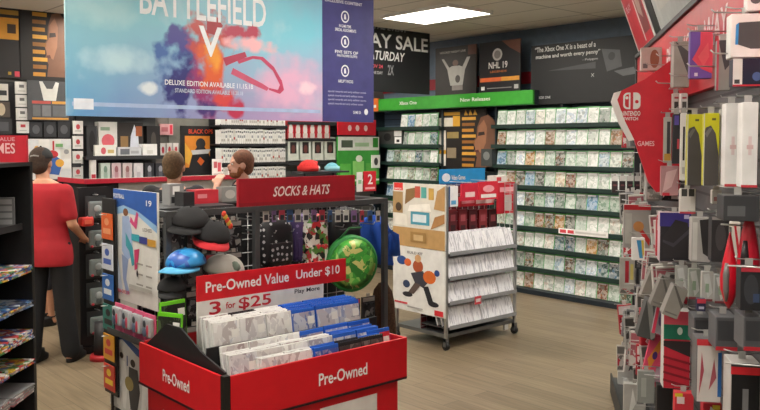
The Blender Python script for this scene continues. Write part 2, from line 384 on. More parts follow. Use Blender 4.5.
# ------------------------------------------------------------------ back wall
YS = 8.2
def shelfunit(label, x0, x1, zl, dep=.28, h=2.25, c='141416', back=None):
    t = thing('wall_shelving', label, 'shelving', ((x0+x1)/2, YB-.002, 0)); L = (x1-x0)/2
    MB().box(-L, L, -.04, 0, 0, h, back or mat('47484a')).build('back_panel', t)
    for z in zl: MB().box(-L, L, -dep, -.04, z-.022, z, mat(c)).box(-L, L, -dep-.008, -dep, z-.03, z+.01, mat('2a2b2f')).build('shelf', t)
    MB().box(-L, L, -dep, -.04, 0, .1, mat(c)).build('base', t)
    return t
# white spined cases (x 222..287)
xa = onY(221, 140, YS).x; xb = onY(288, 140, YS).x
zl = [2.15-.215*i for i in range(9)][1:]
zl = [1.93, 1.71, 1.485, 1.26, 1.03, .8, .57, .34]
shelfunit('black wall shelving full of white spined cases behind the bearded employee', xa, xb, zl, back=mat('16171a'))
sp = []
for k, c in enumerate(['e9e8e4', 'dcdad4', 'f0efec']):
    b = MB(); b.box(-.0125, .0125, -.065, .065, 0, .17, mat('dfe0de', .3)); b.box(-.0115, .0115, -.0665, -.065, .004, .166, mat(c, .35))
    b.box(-.009, .009, -.067, -.0665, .03+.02*k, .06+.02*k, mat(['b8b4ae', 'a9342f', '9aa0a6'][k])); b.box(-.009, .009, -.067, -.0665, .13, .15, mat(['7d8288', 'c9c6c0', '565a60'][k])); sp.append(b.mesh('white_spine_case'))
cnt = 0
for r, z in enumerate(zl[:4]):
    x = xa+.02; i = 0
    while x < xb-.02:
        o = bpy.data.objects.new('white_spine_case', sp[random.choice([0, 0, 0, 2, 2, 1])]); col.objects.link(o)
        o.location = (x, YS+.075, z); o.scale = (1, 1, random.choice([1, 1, .96, 1.03])); i += 1; x += .0275
        tag(o, 'white spined disc case, %s from left, %s shelf down behind bearded employee' % (ORD[min(i-1, 48)], ORD[r]), 'game case', 'white spined cases behind the counter')
# shelving behind the counter (x 86..168) with boxed goods
xa2 = onY(86, 140, YS).x; xb2 = onY(166, 140, YS).x
shelfunit('black wall shelving of boxed goods above the red edged counter', xa2, xb2, [2.08, 1.575, 1.33, 1.05, .75, .4])
def wbox(label, px0, py0, px1, py1, Y, t, c, shapes=(), name='boxed_game', cat='box', group=None, zfix=None, texts=()):
    a = onY(px0, py1, Y); b_ = onY(px1, py0, Y); w = b_.x-a.x; z0 = a.z if zfix is None else zfix; h = b_.z-z0
    sh = [([(u*w, v*h) for u, v in pts], cc) for pts, cc in shapes]
    tx = [(s, u0*w, v0*h, u1*w, v1*h, m) for s, u0, v0, u1, v1, m in texts]
    return board(name, label, cat, ((a.x+b_.x)/2, Y+t/2, z0), 0, w, h, t, c, sh, tx, group)
G = 'boxed goods on the shelving behind the counter'
wbox('white box with pink round badge, left on the upper shelf above red counter', 99, 122, 117, 156.5, YS+.13, .1, 'dedbd6', [(ell(.5, .45, .35, .2), 'd8606c'), (rc(.1, .75, .6, .85), '8fa890')], group=G, zfix=1.576)
wbox('box picturing a figure in white, centre of the upper shelf', 118, 123, 143, 148, YS+.13, .1, '2a2422', [(rc(.1, .1, .4, .6), '8a6a40'), ([(.45, 0), (.85, 0), (.8, .6), (.65, .95), (.5, .6)], 'd4d8e4'), (rc(.7, .6, .95, .9), 'a85a30')], group=G, zfix=1.576)
wbox('low white carton lying at front of the upper shelf, right end', 143, 144, 157, 156.5, YS+.02, .1, 'ecebea', [(rc(.3, .2, .7, .5), 'd9d8d4')], group=G, zfix=1.576)
wbox('low white carton with coloured print at front of the upper shelf, left end', 95, 145, 116, 156.5, YS+.025, .07, 'e6e4de', [(ell(.4, .5, .12, .3), 'd8606c'), (rc(.6, .3, .9, .6), 'c8b070')], group=G, zfix=1.576)
wbox('low silver console box at front of the upper shelf, centre', 118, 147, 141, 156.5, YS+.025, .07, 'c9cbd0', [(rc(.1, .2, .5, .8), '6a6e76'), (rc(.55, .3, .9, .6), 'a8aab0')], group=G, zfix=1.576)
wbox('black box with dark picture high on the shelving right of the figure box', 147, 126, 160, 143, YS+.13, .1, '1d1a1c', [(ell(.5, .5, .2, .3), '4a4440')], group=G, zfix=1.576)
for i in range(6):
    wbox('blister packed figure on the lower shelf above the red counter, %s from the left' % ORD[i], 101+11*i, 163, 110+11*i, 178, YS+.03, .06, ['c8d6cc', 'd8c0c4', 'd0c4c4', 'd8d4d8', '2a2a30', '35353c'][i],
         [(ell(.5, .62, .2, .22), ['7a9a88', 'a86a70', '9a6a6a', 'e6e2e4', 'b0b0b8', '9a9aa4'][i]), (rc(.3, .08, .7, .45), ['a0b8a8', 'c898a0', 'b8989a', 'c8c0c8', '60606a', '5a5a64'][i])], name='blister_pack', cat='toy', group='blister figures behind the counter', zfix=1.33)
wbox('black camera like gadget box at the left end of upper shelf', 87, 126, 97, 137, YS+.06, .1, '2b2b2e', [(ell(.5, .5, .3, .35), '0c0c0e')], group=G, zfix=1.576)
wbox('small white bottle shaped pack at left end of lower shelf', 91, 160, 96, 178, YS+.02, .05, 'e2deda', [(rc(.1, .1, .9, .3), 'c83040')], group=G, zfix=1.33)
for i in range(3):
    wbox('small white tag pack with red mark beside the back wall slats, %s from the left' % ORD[i], 160.5+6.5*i, 143, 165.5+6.5*i, 157, YB-.05, .03, 'e2dedc', [(ell(.5, .5, .25, .25), 'c83a46')], name='tag_pack', cat='packet', group='tag packs beside the slats')
wbox('pink packet hanging on the back wall left of the dark shooter poster', 160, 124, 173, 135, YB-.05, .03, 'd8a0a4', [(rc(.75, .1, .95, .9), 'd02a44'), (rc(.1, .3, .6, .7), 'b86870')], name='packet', cat='packet')
# mid poster
w = onY(218, 150, YB-.03).x-onY(181, 150, YB-.03).x; z0 = onY(200, 181, YB-.03).z; h = onY(200, 126, YB-.03).z-z0
board('poster', 'black and orange shooter poster with a masked soldier on the back wall', 'poster', (onY(199.5, 150, YB-.03).x, YB-.03, z0), 0, w, h, .02, '151214',
      [(rc(w*.1, h*.25, w*.92, h*.82), 'e08a2a'), ([(w*.1, h*.7), (w*.3, h*.5), (w*.2, h*.3), (w*.1, h*.35)], 'e8b040'), ([(w*.6, h*.3), (w*.92, h*.2), (w*.92, h*.6), (w*.8, h*.5)], 'd8641e'),
       ([(w*.15, h*.12), (w*.3, h*.5), (w*.42, h*.62), (w*.62, h*.62), (w*.75, h*.48), (w*.9, h*.12)], '17161a'), (ell(w*.52, h*.68, w*.13, h*.1), '2a2a2e'), ([(w*.3, h*.48), (w*.72, h*.5), (w*.8, h*.58), (w*.26, h*.56)], 'c9cacc'),
       ([(w*.42, h*.36), (w*.5, h*.44), (w*.62, h*.36), (w*.52, h*.28)], 'd8641e')],
      [('BLACK OPS', w*.2, h*.86, w*.85, h*.94, 'd84a2a'), ('COMING SOON', w*.3, h*.05, w*.75, h*.1, 'a8a8a8')])
struct('trim_2', MB().box(onY(168, 100, YB-.01).x, onY(220, 100, YB-.01).x, YB-.018, YB, .1, 2.3, mat('77766f', .6)))
# right part of the back wall: red blister figures, black-white boxes, green promo, red sign
shelfunit('dark slat shelving of toys and green console promo near room corner', xb+.01, onY(372, 140, YS).x, [1.98, 1.77, 1.47, 1.2, .9, .6, .3], back=slatgrey)
for i in range(6):
    wbox('red backed white figure pack in the top toy row, %s from the left' % ORD[i], 287.5+7.2*i, 120, 294+7.2*i, 134, YS+.02, .05, 'c8303a', [(ell(.5, .5, .32, .3), 'e8e4e0'), (rc(.15, .05, .85, .3), 'd8d0cc')], name='figure_pack', cat='toy', group='red backed figure packs', zfix=1.77)
for i in range(4):
    x = 288+12.3*i
    wbox('white window box with dark figure on the second toy shelf, %s from the left' % ORD[i], x, 137.5, x+10.5, 159, YS+.02, .07, 'd3d8cf', [(rc(.2, .3, .8, .8), '2a2426'), (ell(.5, .5, .18, .18), '6a3a36'), (rc(.3, .86, .7, .96), '7ab060')], name='figure_box', cat='toy', group='white window figure boxes', zfix=1.5)
YC = YS-.02
wbox('white and green console promotion panel near the room corner', 338, 137, 379, 186, YC, .03, '3da03c', [(rc(0, .72, 1, 1), 'dfe2dc'), (rc(.08, .78, .35, .93), '4a5a4a'), (rc(.4, .8, .75, .88), 'a8c8a0'), (rc(.05, .2, .3, .45), '62c050'), (rc(.35, .2, .62, .5), '8ad070'), (rc(.67, .2, .95, .45), '58b048'), (ell(.5, .55, .08, .07), 'e6f0e0'), (rc(0, .08, 1, .12), 'dce8d8'), (rc(.84, .78, .97, .98), '2f8a2c')], name='promo_panel', cat='sign')
wbox('red hanging sign with three white icons near the room corner', 338, 120, 376, 135, YS-.01, .02, 'd01c30', [(ell(.3, .45, .05, .2, 8), 'e8c8c8'), (ell(.5, .45, .05, .2, 8), 'e8c8c8'), (ell(.72, .45, .05, .2, 8), 'e8c8c8')], name='hanging_sign', cat='sign')
wbox('small white boxed pad standing right of the green promotion panel', 372, 155, 380, 168, YS-.04, .05, 'e8e8e4', [(ell(.5, .5, .25, .3), '3a3a3c')], name='boxed_pad')
# console display right of the orange panel: boxes on the corner shelving top rows
def xbox_(label, px0, py0, px1, py1, X, t, c, shapes=(), name='boxed_console', cat='box', group=None, zfix=None, texts=()):
    a = onX(px0, py1, X); b_ = onX(px1, py0, X); w = a.y-b_.y; z0 = a.z if zfix is None else zfix; h = b_.z-z0
    sh = [([(u*w, v*h) for u, v in pts], cc) for pts, cc in shapes]
    tx = [(s, u0*w, v0*h, u1*w, v1*h, m) for s, u0, v0, u1, v1, m in texts]
    return board(name, label, cat, (X+t/2, (a.y+b_.y)/2, z0), R_(-90), w, h, t, c, sh, tx, group)
xbox_('dark console box with white corner tag on the shelving by room corner', 378, 129, 402, 142, XS+.05, .12, '3c3e3c', [(rc(.7, .1, .98, .5), 'e8e8e6'), (rc(.68, .55, .98, .9), 'c9cac8'), (ell(.4, .5, .15, .25), '17181a'), (rc(.78, .18, .9, .35), '17181a')], zfix=1.692)
xbox_('low dark gadget beside the portrait poster on the right shelving', 481, 149, 492, 166, XS+.0, .1, '3a3f3e', [(ell(.5, .6, .3, .25), '7a7e7c')], name='gadget_box')

# ------------------------------------------------------------------ back wall, far left (x 0..85)
YLp = YB-.02
w = 1.0
def wallposter(label, px0, py0, px1, py1, Y, bg, shapes, texts=(), name='poster', cat='poster', t=.02):
    return wbox(label, px0, py0, px1, py1, Y, t, bg, shapes, name, cat, None, None, texts)
wallposter('black poster with gold boxed numeral at the upper left corner', -8, 2, 19.5, 77, YLp-.03, '1a1413', [(rc(.1, .5, .95, .78), 'c98a22'), (rc(.2, .82, .95, .88), 'a8802c'), (rc(.55, .58, .85, .7), '3a2408'), (rc(.55, .04, .66, .08), 'b8902c'), (rc(.78, .02, .95, .09), 'c83c4c')])
P = portrait(1, 1, 0)
wallposter('black poster of a bearded profile portrait with gold lettering left of the hanging banner', 20, 6, 72, 80, YLp-.03, '17110f', P)
xl0 = onY(-12, 140, YS).x; xl1 = onY(84, 140, YS).x
shelfunit('dark slat shelving of cards and packets behind the man in red', xl0, xl1, [1.5, .9, .5, .25], dep=.2, h=2.33, back=mat('1c1b1e'))
for i in range(4):
    wbox('white price card with small print hung behind the black shelf, %s from the top' % ORD[i], 15.5+.5*i, 82+13.2*i, 27.5+.5*i, 93.5+13.2*i, YS+.1, .02, 'dad8d4', [(rc(.3, .5, .7, .75), '6a6866' if i != 3 else 'c04048'), (rc(.2, .2, .8, .26), 'a8a6a2')], name='price_card', cat='card', group='white price cards on the back wall')
for i in range(4):
    wbox('white card beside the cartoon board right of the man in red, %s from the top' % ORD[i], 73, 121+15*i, 83, 134+15*i, YS+.1, .02, 'dedcd8', [(ell(.5, .55, .2, .2), 'c84a52'), (rc(.2, .2, .8, .27), 'a8a6a2')], name='card', cat='card', group='white cards beside the cartoon board')
wbox('hanging packet with black device at the left picture edge', -6, 84, 8, 100, YS+.08, .03, 'c8c4bc', [(rc(.2, .3, .9, .6), '26262a')], name='packet', cat='packet')
wbox('brown packet with round label at the left picture edge', -6, 102, 10, 117, YS+.08, .03, '4a4038', [(ell(.45, .5, .25, .4), 'b8a890')], name='packet', cat='packet')
wbox('dark packet with grey photo at the left picture edge, under the brown one', -6, 119, 12, 134, YS+.08, .03, '2a2a2c', [(rc(.2, .2, .8, .8), '4c4c50')], name='packet', cat='packet')
wallposter('grey hockey card grid poster with player in white and gold bars', 28, 82, 68.5, 120, YS+.08, '4a4b4e', [([(.28, .98), (.36, .98), (.46, .8), (.6, .8), (.68, .98), (.76, .96), (.68, .5), (.38, .5)], 'cfcdc8'), (rc(.1, .42, .55, .49), 'b8524a'), (rc(.58, .42, .98, .49), 'c99040'), (rc(.12, .1, .3, .38), '66676a'), (rc(.34, .1, .55, .38), '77787b'), (rc(.6, .1, .95, .38), '66676a'), (rc(.1, .02, .98, .07), 'c99040')])
for i in range(3):
    wbox('dark packet hanging under the hockey grid poster, %s from the left' % ORD[i], 30+14*i, 122, 42+14*i, 137, YS+.1, .03, '2c2c30', [(ell(.5, .5, .3, .3), '55565a')], name='packet', cat='packet', group='dark packets under the hockey poster')
wallposter('white board of cartoon character pictures behind the man in red', 28, 139, 71, 180, YS-.03, 'e0dfdc',
   [(rc(.02+.245*i, .02+.245*j, .245+.245*i, .245+.245*j), ['d6d8da', 'e8e6e2', 'dedad4'][(i+j) % 3]) for i in range(4) for j in range(4)]+[([(.42, .15), (.7, .1), (.8, .45), (.6, .6), (.48, .5)], '3a62a8'), (ell(.55, .62, .14, .1), 'c83038'), (ell(.72, .4, .1, .1), 'd8a03a'), (ell(.2, .75, .06, .08), 'd8a03a'), (rc(.56, .72, .6, .95), 'c83038'), (rc(.63, .8, .8, .88), '7ab070'), (ell(.88, .68, .06, .06), '9a9a9a'), (ell(.12, .4, .07, .07), '6ab0c0')], name='picture_board', cat='board')
# cream slats beside the man
tt = wbox('cream slatted panel on the back wall right of the man in red', 68, 182, 82, 312, YS-.06, .03, 'c9c1b0', [(rc(.0, .01+.09*i, 1, .025+.09*i), '8a8476') for i in range(11)], name='slat_panel', cat='panel')

# ------------------------------------------------------------------ hanging blue banner
YH = 4.8
a = onY(66.5, 118, YH); b_ = onY(372.5, 118, YH); w = b_.x-a.x; z0 = 1.882; h = 1.02
W_ = w; H_ = h
bm_ = bpy.data.materials.new('banner_print'); bm_.use_nodes = True; nt = bm_.node_tree; bs = nt.nodes['Principled BSDF']; bs.inputs['Roughness'].default_value = .35
tc = nn(nt, 'ShaderNodeTexCoord'); sx = nn(nt, 'ShaderNodeSeparateXYZ'); nt.links.new(tc.outputs['Generated'], sx.inputs[0])
no = nn(nt, 'ShaderNodeTexNoise'); no.inputs['Scale'].default_value = 1.9; no.inputs['Detail'].default_value = 5; nt.links.new(tc.outputs['Object'], no.inputs['Vector'])
# sky: light cyan to blue to pink low right
def mixc(fac, c1, c2):
    m = nn(nt, 'ShaderNodeMix', data_type='RGBA')
    for nm, c in (('Factor', fac), ('A', c1), ('B', c2)):
        if isinstance(c, tuple): m.inputs[nm].default_value = c
        elif isinstance(c, (int, float)): m.inputs[nm].default_value = c
        else: nt.links.new(c, m.inputs[nm])
    return m.outputs['Result']
def rng(src, a, b):
    m = nn(nt, 'ShaderNodeMapRange'); m.inputs[1].default_value = a; m.inputs[2].default_value = b; nt.links.new(src, m.inputs[0]); return m.outputs[0]
def mth(op, a, b):
    m = nn(nt, 'ShaderNodeMath', operation=op)
    for i, c in enumerate((a, b)):
        if isinstance(c, (int, float)): m.inputs[i].default_value = c
        else: nt.links.new(c, m.inputs[i])
    return m.outputs[0]
low = mixc(sx.outputs[0], lin('5e9ccb'), lin('d79ec6')); hi_ = mixc(sx.outputs[0], lin('8fc9d6'), lin('7ed3ea'))
g = mth('ADD', rng(sx.outputs[2], .0, .62), mth('MULTIPLY', mth('SUBTRACT', no.outputs['Fac'], .5), 1.1))
sky = mixc(rng(g, 0, 1), low, hi_)
sky = mixc(rng(no.outputs['Fac'], .56, .78), sky, lin('cfe3ea'))
# dark smoke behind the figure, purple and orange, broken up by noise
no2 = nn(nt, 'ShaderNodeTexNoise'); no2.inputs['Scale'].default_value = 7.; no2.inputs['Detail'].default_value = 6; nt.links.new(tc.outputs['Object'], no2.inputs['Vector'])
nz = mth('MULTIPLY', mth('SUBTRACT', no2.outputs['Fac'], .5), 1.5)
def blob(cx, cz, rx, rz, c, base, soft=.35, k=1.):
    dx = mth('DIVIDE', mth('SUBTRACT', sx.outputs[0], cx), rx); dz = mth('DIVIDE', mth('SUBTRACT', sx.outputs[2], cz), rz)
    d = mth('ADD', mth('ADD', mth('MULTIPLY', dx, dx), mth('MULTIPLY', dz, dz)), mth('MULTIPLY', nz, 2.2*k))
    return mixc(rng(d, 1., 1.-soft*1.6), base, lin(c))
def pb(px, py, rx, ry, c, soft=.35, k=1.):
    global sky
    p = onY(px, py, YH); q = onY(px+rx, py, YH); u = (p.x-a.x)/w; v = (p.z-z0)/h; dd = p.x*SA+p.y*CA
    sky = blob(u, v, (q.x-p.x)/w, ry*dd/F/h, c, sky, soft, k)
pb(290, 85, 42, 34, 'e2b4d2', .6, .6); pb(120, 60, 40, 16, 'b9dbe6', .6, .6); pb(145, 88, 13, 7, 'dfeaf0', .5); pb(305, 88, 12, 8, 'f2d4e2', .5)
pb(100, 12, 40, 20, 'a9d6de', .6, .6)
pb(176, 62, 20, 36, '4a6fb0', .5, 1.6); pb(182, 84, 19, 38, '36397c', .45, 1.6); pb(180, 40, 17, 14, '4c4a96', .45, 1.5)
pb(204, 88, 17, 36, '9a3c74', .45, 1.5); pb(212, 36, 26, 24, 'c2504e', .45, 1.8); pb(238, 32, 24, 9, 'b8405a', .45, 1.6); pb(248, 45, 30, 8, 'f2bcc4', .5, 1.3)
pb(211, 62, 14, 36, 'e0663c', .4, 1.3); pb(212, 52, 9, 22, 'f2a43e', .5, 1.2); pb(222, 96, 13, 14, 'd6504e', .45, 1.4); pb(236, 108, 9, 12, 'c23e5c', .45, 1.4)
pb(200, 108, 18, 10, '4a3a7c', .45, 1.6)
nt.links.new(sky, bs.inputs['Base Color'])
ban = thing('hanging_banner', 'large hanging blue banner reading BATTLEFIELD V with a soldier in orange smoke', 'banner', ((a.x+b_.x)/2, YH, z0))
MB().box(-w/2, w/2, -.01, .01, 0, h, bm_).build('printed_panel', ban)
pw = b_.x-onY(321.5, 60, YH).x
s_ = MB(); s_.box(w/2-pw, w/2+.001, -.0125, -.0102, 0, h, mat('42437f', .4))
s_.build('side_panel', ban)
MB().box(-w/2+.03, w/2-pw-.02, -.0115, -.0103, .06, .085, mat('a9bfe0')).build('print_strip', ban)
MB().box(-w/2+.04, -w/2+.16, -.0118, -.0104, .04, .105, mat('dfe6f0')).build('rating_box', ban)
# figure: soldier silhouette with rifle, built from flat shapes of the print
f = MB(); f.closed = False
def fu(pts): return [(-w/2+u*w, v*h) for u, v in pts]
def pp(*P): return [((lambda q: (q.x-(a.x+b_.x)/2, q.z-z0))(onY(x, y, YH))) for x, y in P]
f.poly(pp((236, 60), (252, 56), (262, 57), (273, 67), (281, 81), (283, 90), (279, 94), (268, 90), (268, 88), (277, 90), (279, 85), (272, 71), (260, 60), (252, 59), (238, 64)), -.0119, mat('c2486a'))
f.poly(pp((222, 58), (244, 52), (246, 57), (225, 66)), -.0122, mat('b23c58')); f.poly(pp((206, 20), (216, 17), (222, 26), (216, 36), (206, 33)), -.0124, mat('a83c44'))
f.poly(pp((232, 68), (262, 84), (268, 88), (266, 91), (246, 82), (230, 74)), -.0121, mat('c85a78'))
f.build('figure_print', ban)
def bt(s, px0, py0, px1, py1, m, sh=0):
    p = onY(px0, py1, YH); q = onY(px1, py0, YH); cx = (a.x+b_.x)/2; c_ = onY((px0+px1)/2, (py0+py1)/2, YH); hh = (py1-py0)*(c_.x*SA+c_.y*CA)/F/2
    text(s, p.x-cx, c_.z-z0-hh, q.x-cx, c_.z-z0+hh, m, ban, y=-.0135, shear=sh)
wt = mat('eef2f6', .4)
# heading: baseline slopes with perspective, so sizes come from the plane
p = onY(139, 14, YH); q = onY(265, 26, YH); cx = (a.x+b_.x)/2; zb = (p.z+q.z)/2-z0-.006
text('BATTLEFIELD', p.x-cx, zb, q.x-cx, zb+.2, wt, ban, y=-.0135)
p = onY(198, 56, YH); q = onY(221, 28, YH); text('V', p.x-cx, p.z-z0, q.x-cx, q.z-z0, wt, ban, y=-.0135)
bt('DELUXE EDITION AVAILABLE 11.15.18', 164, 82, 252, 87, wt); bt('STANDARD EDITION AVAILABLE 11.20.18', 174, 90, 242, 94, mat('c9d6e6'))
for py, tx in ((17, 'PRE-ORDER'), (42, 'WEAPONS'), (71, 'MISSIONS')):
    p = onY(344, py, YH)
    rr = MB(); rr.closed = False
    n = 20; ro = [(p.x-cx+.04*math.cos(2*math.pi*i/n), p.z-z0+.046*math.sin(2*math.pi*i/n)) for i in range(n)]; ri = [(p.x-cx+.03*math.cos(2*math.pi*i/n), p.z-z0+.035*math.sin(2*math.pi*i/n)) for i in range(n)]
    for i in range(n): rr.add([(ro[i][0], -.0135, ro[i][1]), (ro[(i+1) % n][0], -.0135, ro[(i+1) % n][1]), (ri[(i+1) % n][0], -.0135, ri[(i+1) % n][1]), (ri[i][0], -.0135, ri[i][1])], [(0, 1, 2, 3)], wt)
    rr.poly([(p.x-cx-.01, p.z-z0-.02), (p.x-cx+.012, p.z-z0-.02), (p.x-cx+.006, p.z-z0+.022), (p.x-cx-.01, p.z-z0+.015)], -.0135, wt)
    rr.build('icon', ban)
bt('EXCLUSIVE CONTENT', 324, 1, 361, 4, wt); bt('IN GAME ITEMS', 338, 25, 350, 28, wt); bt('SPECIAL ASSIGNMENTS', 334, 29, 355, 32, wt)
bt('FIVE SETS OF', 334, 51, 357, 54, wt); bt('PARATROOPER OUTFITS', 336, 55, 356, 57.5, wt); bt('AIRLIFT PACKS', 337, 80, 352, 83, wt)
for i in range(4): bt('special rewards and early enlister access', 327, 91+4*i, 365-3*(i % 2), 93.5+4*i, mat('b9bcd8'))
bt('GAME EA', 352, 111, 360, 114, wt)
rr = MB(); rr.closed = False; p = onY(365, 112, YH); rr.poly(ell(p.x-cx, p.z-z0, .02, .024), -.0135, wt); rr.build('logo', ban)
for sx_ in (-w*.42, w*.42): MB().tube([(sx_, 0, h-.02), (sx_, 0, HC-z0)], .003, wire, 6).build('hanging_wire', ban)

# black sale sign hanging in front of the right wall
XD = 6.0
a = onX(369.5, 60, XD); b_ = onX(429, 60, XD)
# faces the shop front; runs parallel to the banner
YD = 7.0
a = onY(352, 60, YD); b_ = onY(429, 60, YD); w = b_.x-a.x; z0 = onY(400, 93, YD).z; h = onY(400, 18, YD).z-z0
def du(px): return onY(px, 60, YD).x-a.x
def dv(py, px=400): return onY(px, py, YD).z-z0
sg = thing('hanging_sign', 'black hanging sign reading DAY SALE SATURDAY below the ceiling light', 'sign', ((a.x+b_.x)/2, YD, z0))
MB().box(-w/2, w/2, -.012, .012, 0, h, mat('1b1d20')).build('panel', sg)
for s, x0, x1, y0, y1, c in (('THE EVENT', 372, 406, 29, 32, 'a8aaac'), ('AY SALE', 369, 427, 36, 50, 'dfe0de'), ('ATURDAY', 368, 403, 53, 62, 'dfe0de'), ('NOV 24', 368, 382, 66.5, 70, 'd05060'), ('ONE DAY', 370, 382, 73, 76, 'b0b2b4'), ('2X', 387, 393, 66, 76, '8c8e90')):
    text(s, du(x0)-w/2, dv(y1), du(x1)-w/2, dv(y0), mat(c), sg, y=-.0135, shear=.18 if 'T' in s else 0)
for q in (-w*.4, w*.4): MB().tube([(q, 0, h), (q, 0, HC-z0)], .003, wire, 6).build('hanging_wire', sg)

# ------------------------------------------------------------------ people
def capsule(mb, p, q, r1, r2, n=12):
    p = Vector(p); q = Vector(q); t = (q-p).normalized(); up = Vector((0, 0, 1)) if abs(t.z) < .9 else Vector((0, 1, 0)); u = t.cross(up).normalized(); w_ = u.cross(t)
    rings = []
    for k in range(5):
        a_ = math.pi/2*k/4; rings.append([tuple(p-t*r1*math.cos(a_)*1.0+(u*math.cos(2*math.pi*i/n)+w_*math.sin(2*math.pi*i/n))*max(r1*math.sin(a_), .001)) for i in range(n)])
    for k in range(5):
        a_ = math.pi/2*k/4; rings.append([tuple(q+t*r2*math.sin(a_)+(u*math.cos(2*math.pi*i/n)+w_*math.sin(2*math.pi*i/n))*max(r2*math.cos(a_), .001)) for i in range(n)])
    mb.loft(rings, mb_m)
def ering(c, rx, ry, n=20, rot=0.): return [(c[0]+rx*math.cos(2*math.pi*i/n)*math.cos(rot)-ry*math.sin(2*math.pi*i/n)*math.sin(rot), c[1]+rx*math.cos(2*math.pi*i/n)*math.sin(rot)+ry*math.sin(2*math.pi*i/n)*math.cos(rot), c[2]) for i in range(n)]
mb_m = mat('c99b7e', .55)
def remesh(mb, name, parent, m, vox=.012, it=4, colour_fn=None):
    o = mb.build(name+'_raw'); md = o.modifiers.new('r', 'REMESH'); md.mode = 'VOXEL'; md.voxel_size = vox; md.use_smooth_shade = True
    s = o.modifiers.new('s', 'SMOOTH'); s.iterations = it; s.factor = .5
    dg = bpy.context.evaluated_depsgraph_get(); dg.update(); me = bpy.data.meshes.new_from_object(o.evaluated_get(dg)); bpy.data.objects.remove(o)
    me.name = name; me.materials.clear(); me.materials.append(m)
    for p_ in me.polygons: p_.use_smooth = True; p_.material_index = 0
    n = bpy.data.objects.new(name, me); col.objects.link(n)
    if parent: n.parent = parent
    return n
def lerp(a, b, t): return Vector(a)+(Vector(b)-Vector(a))*t
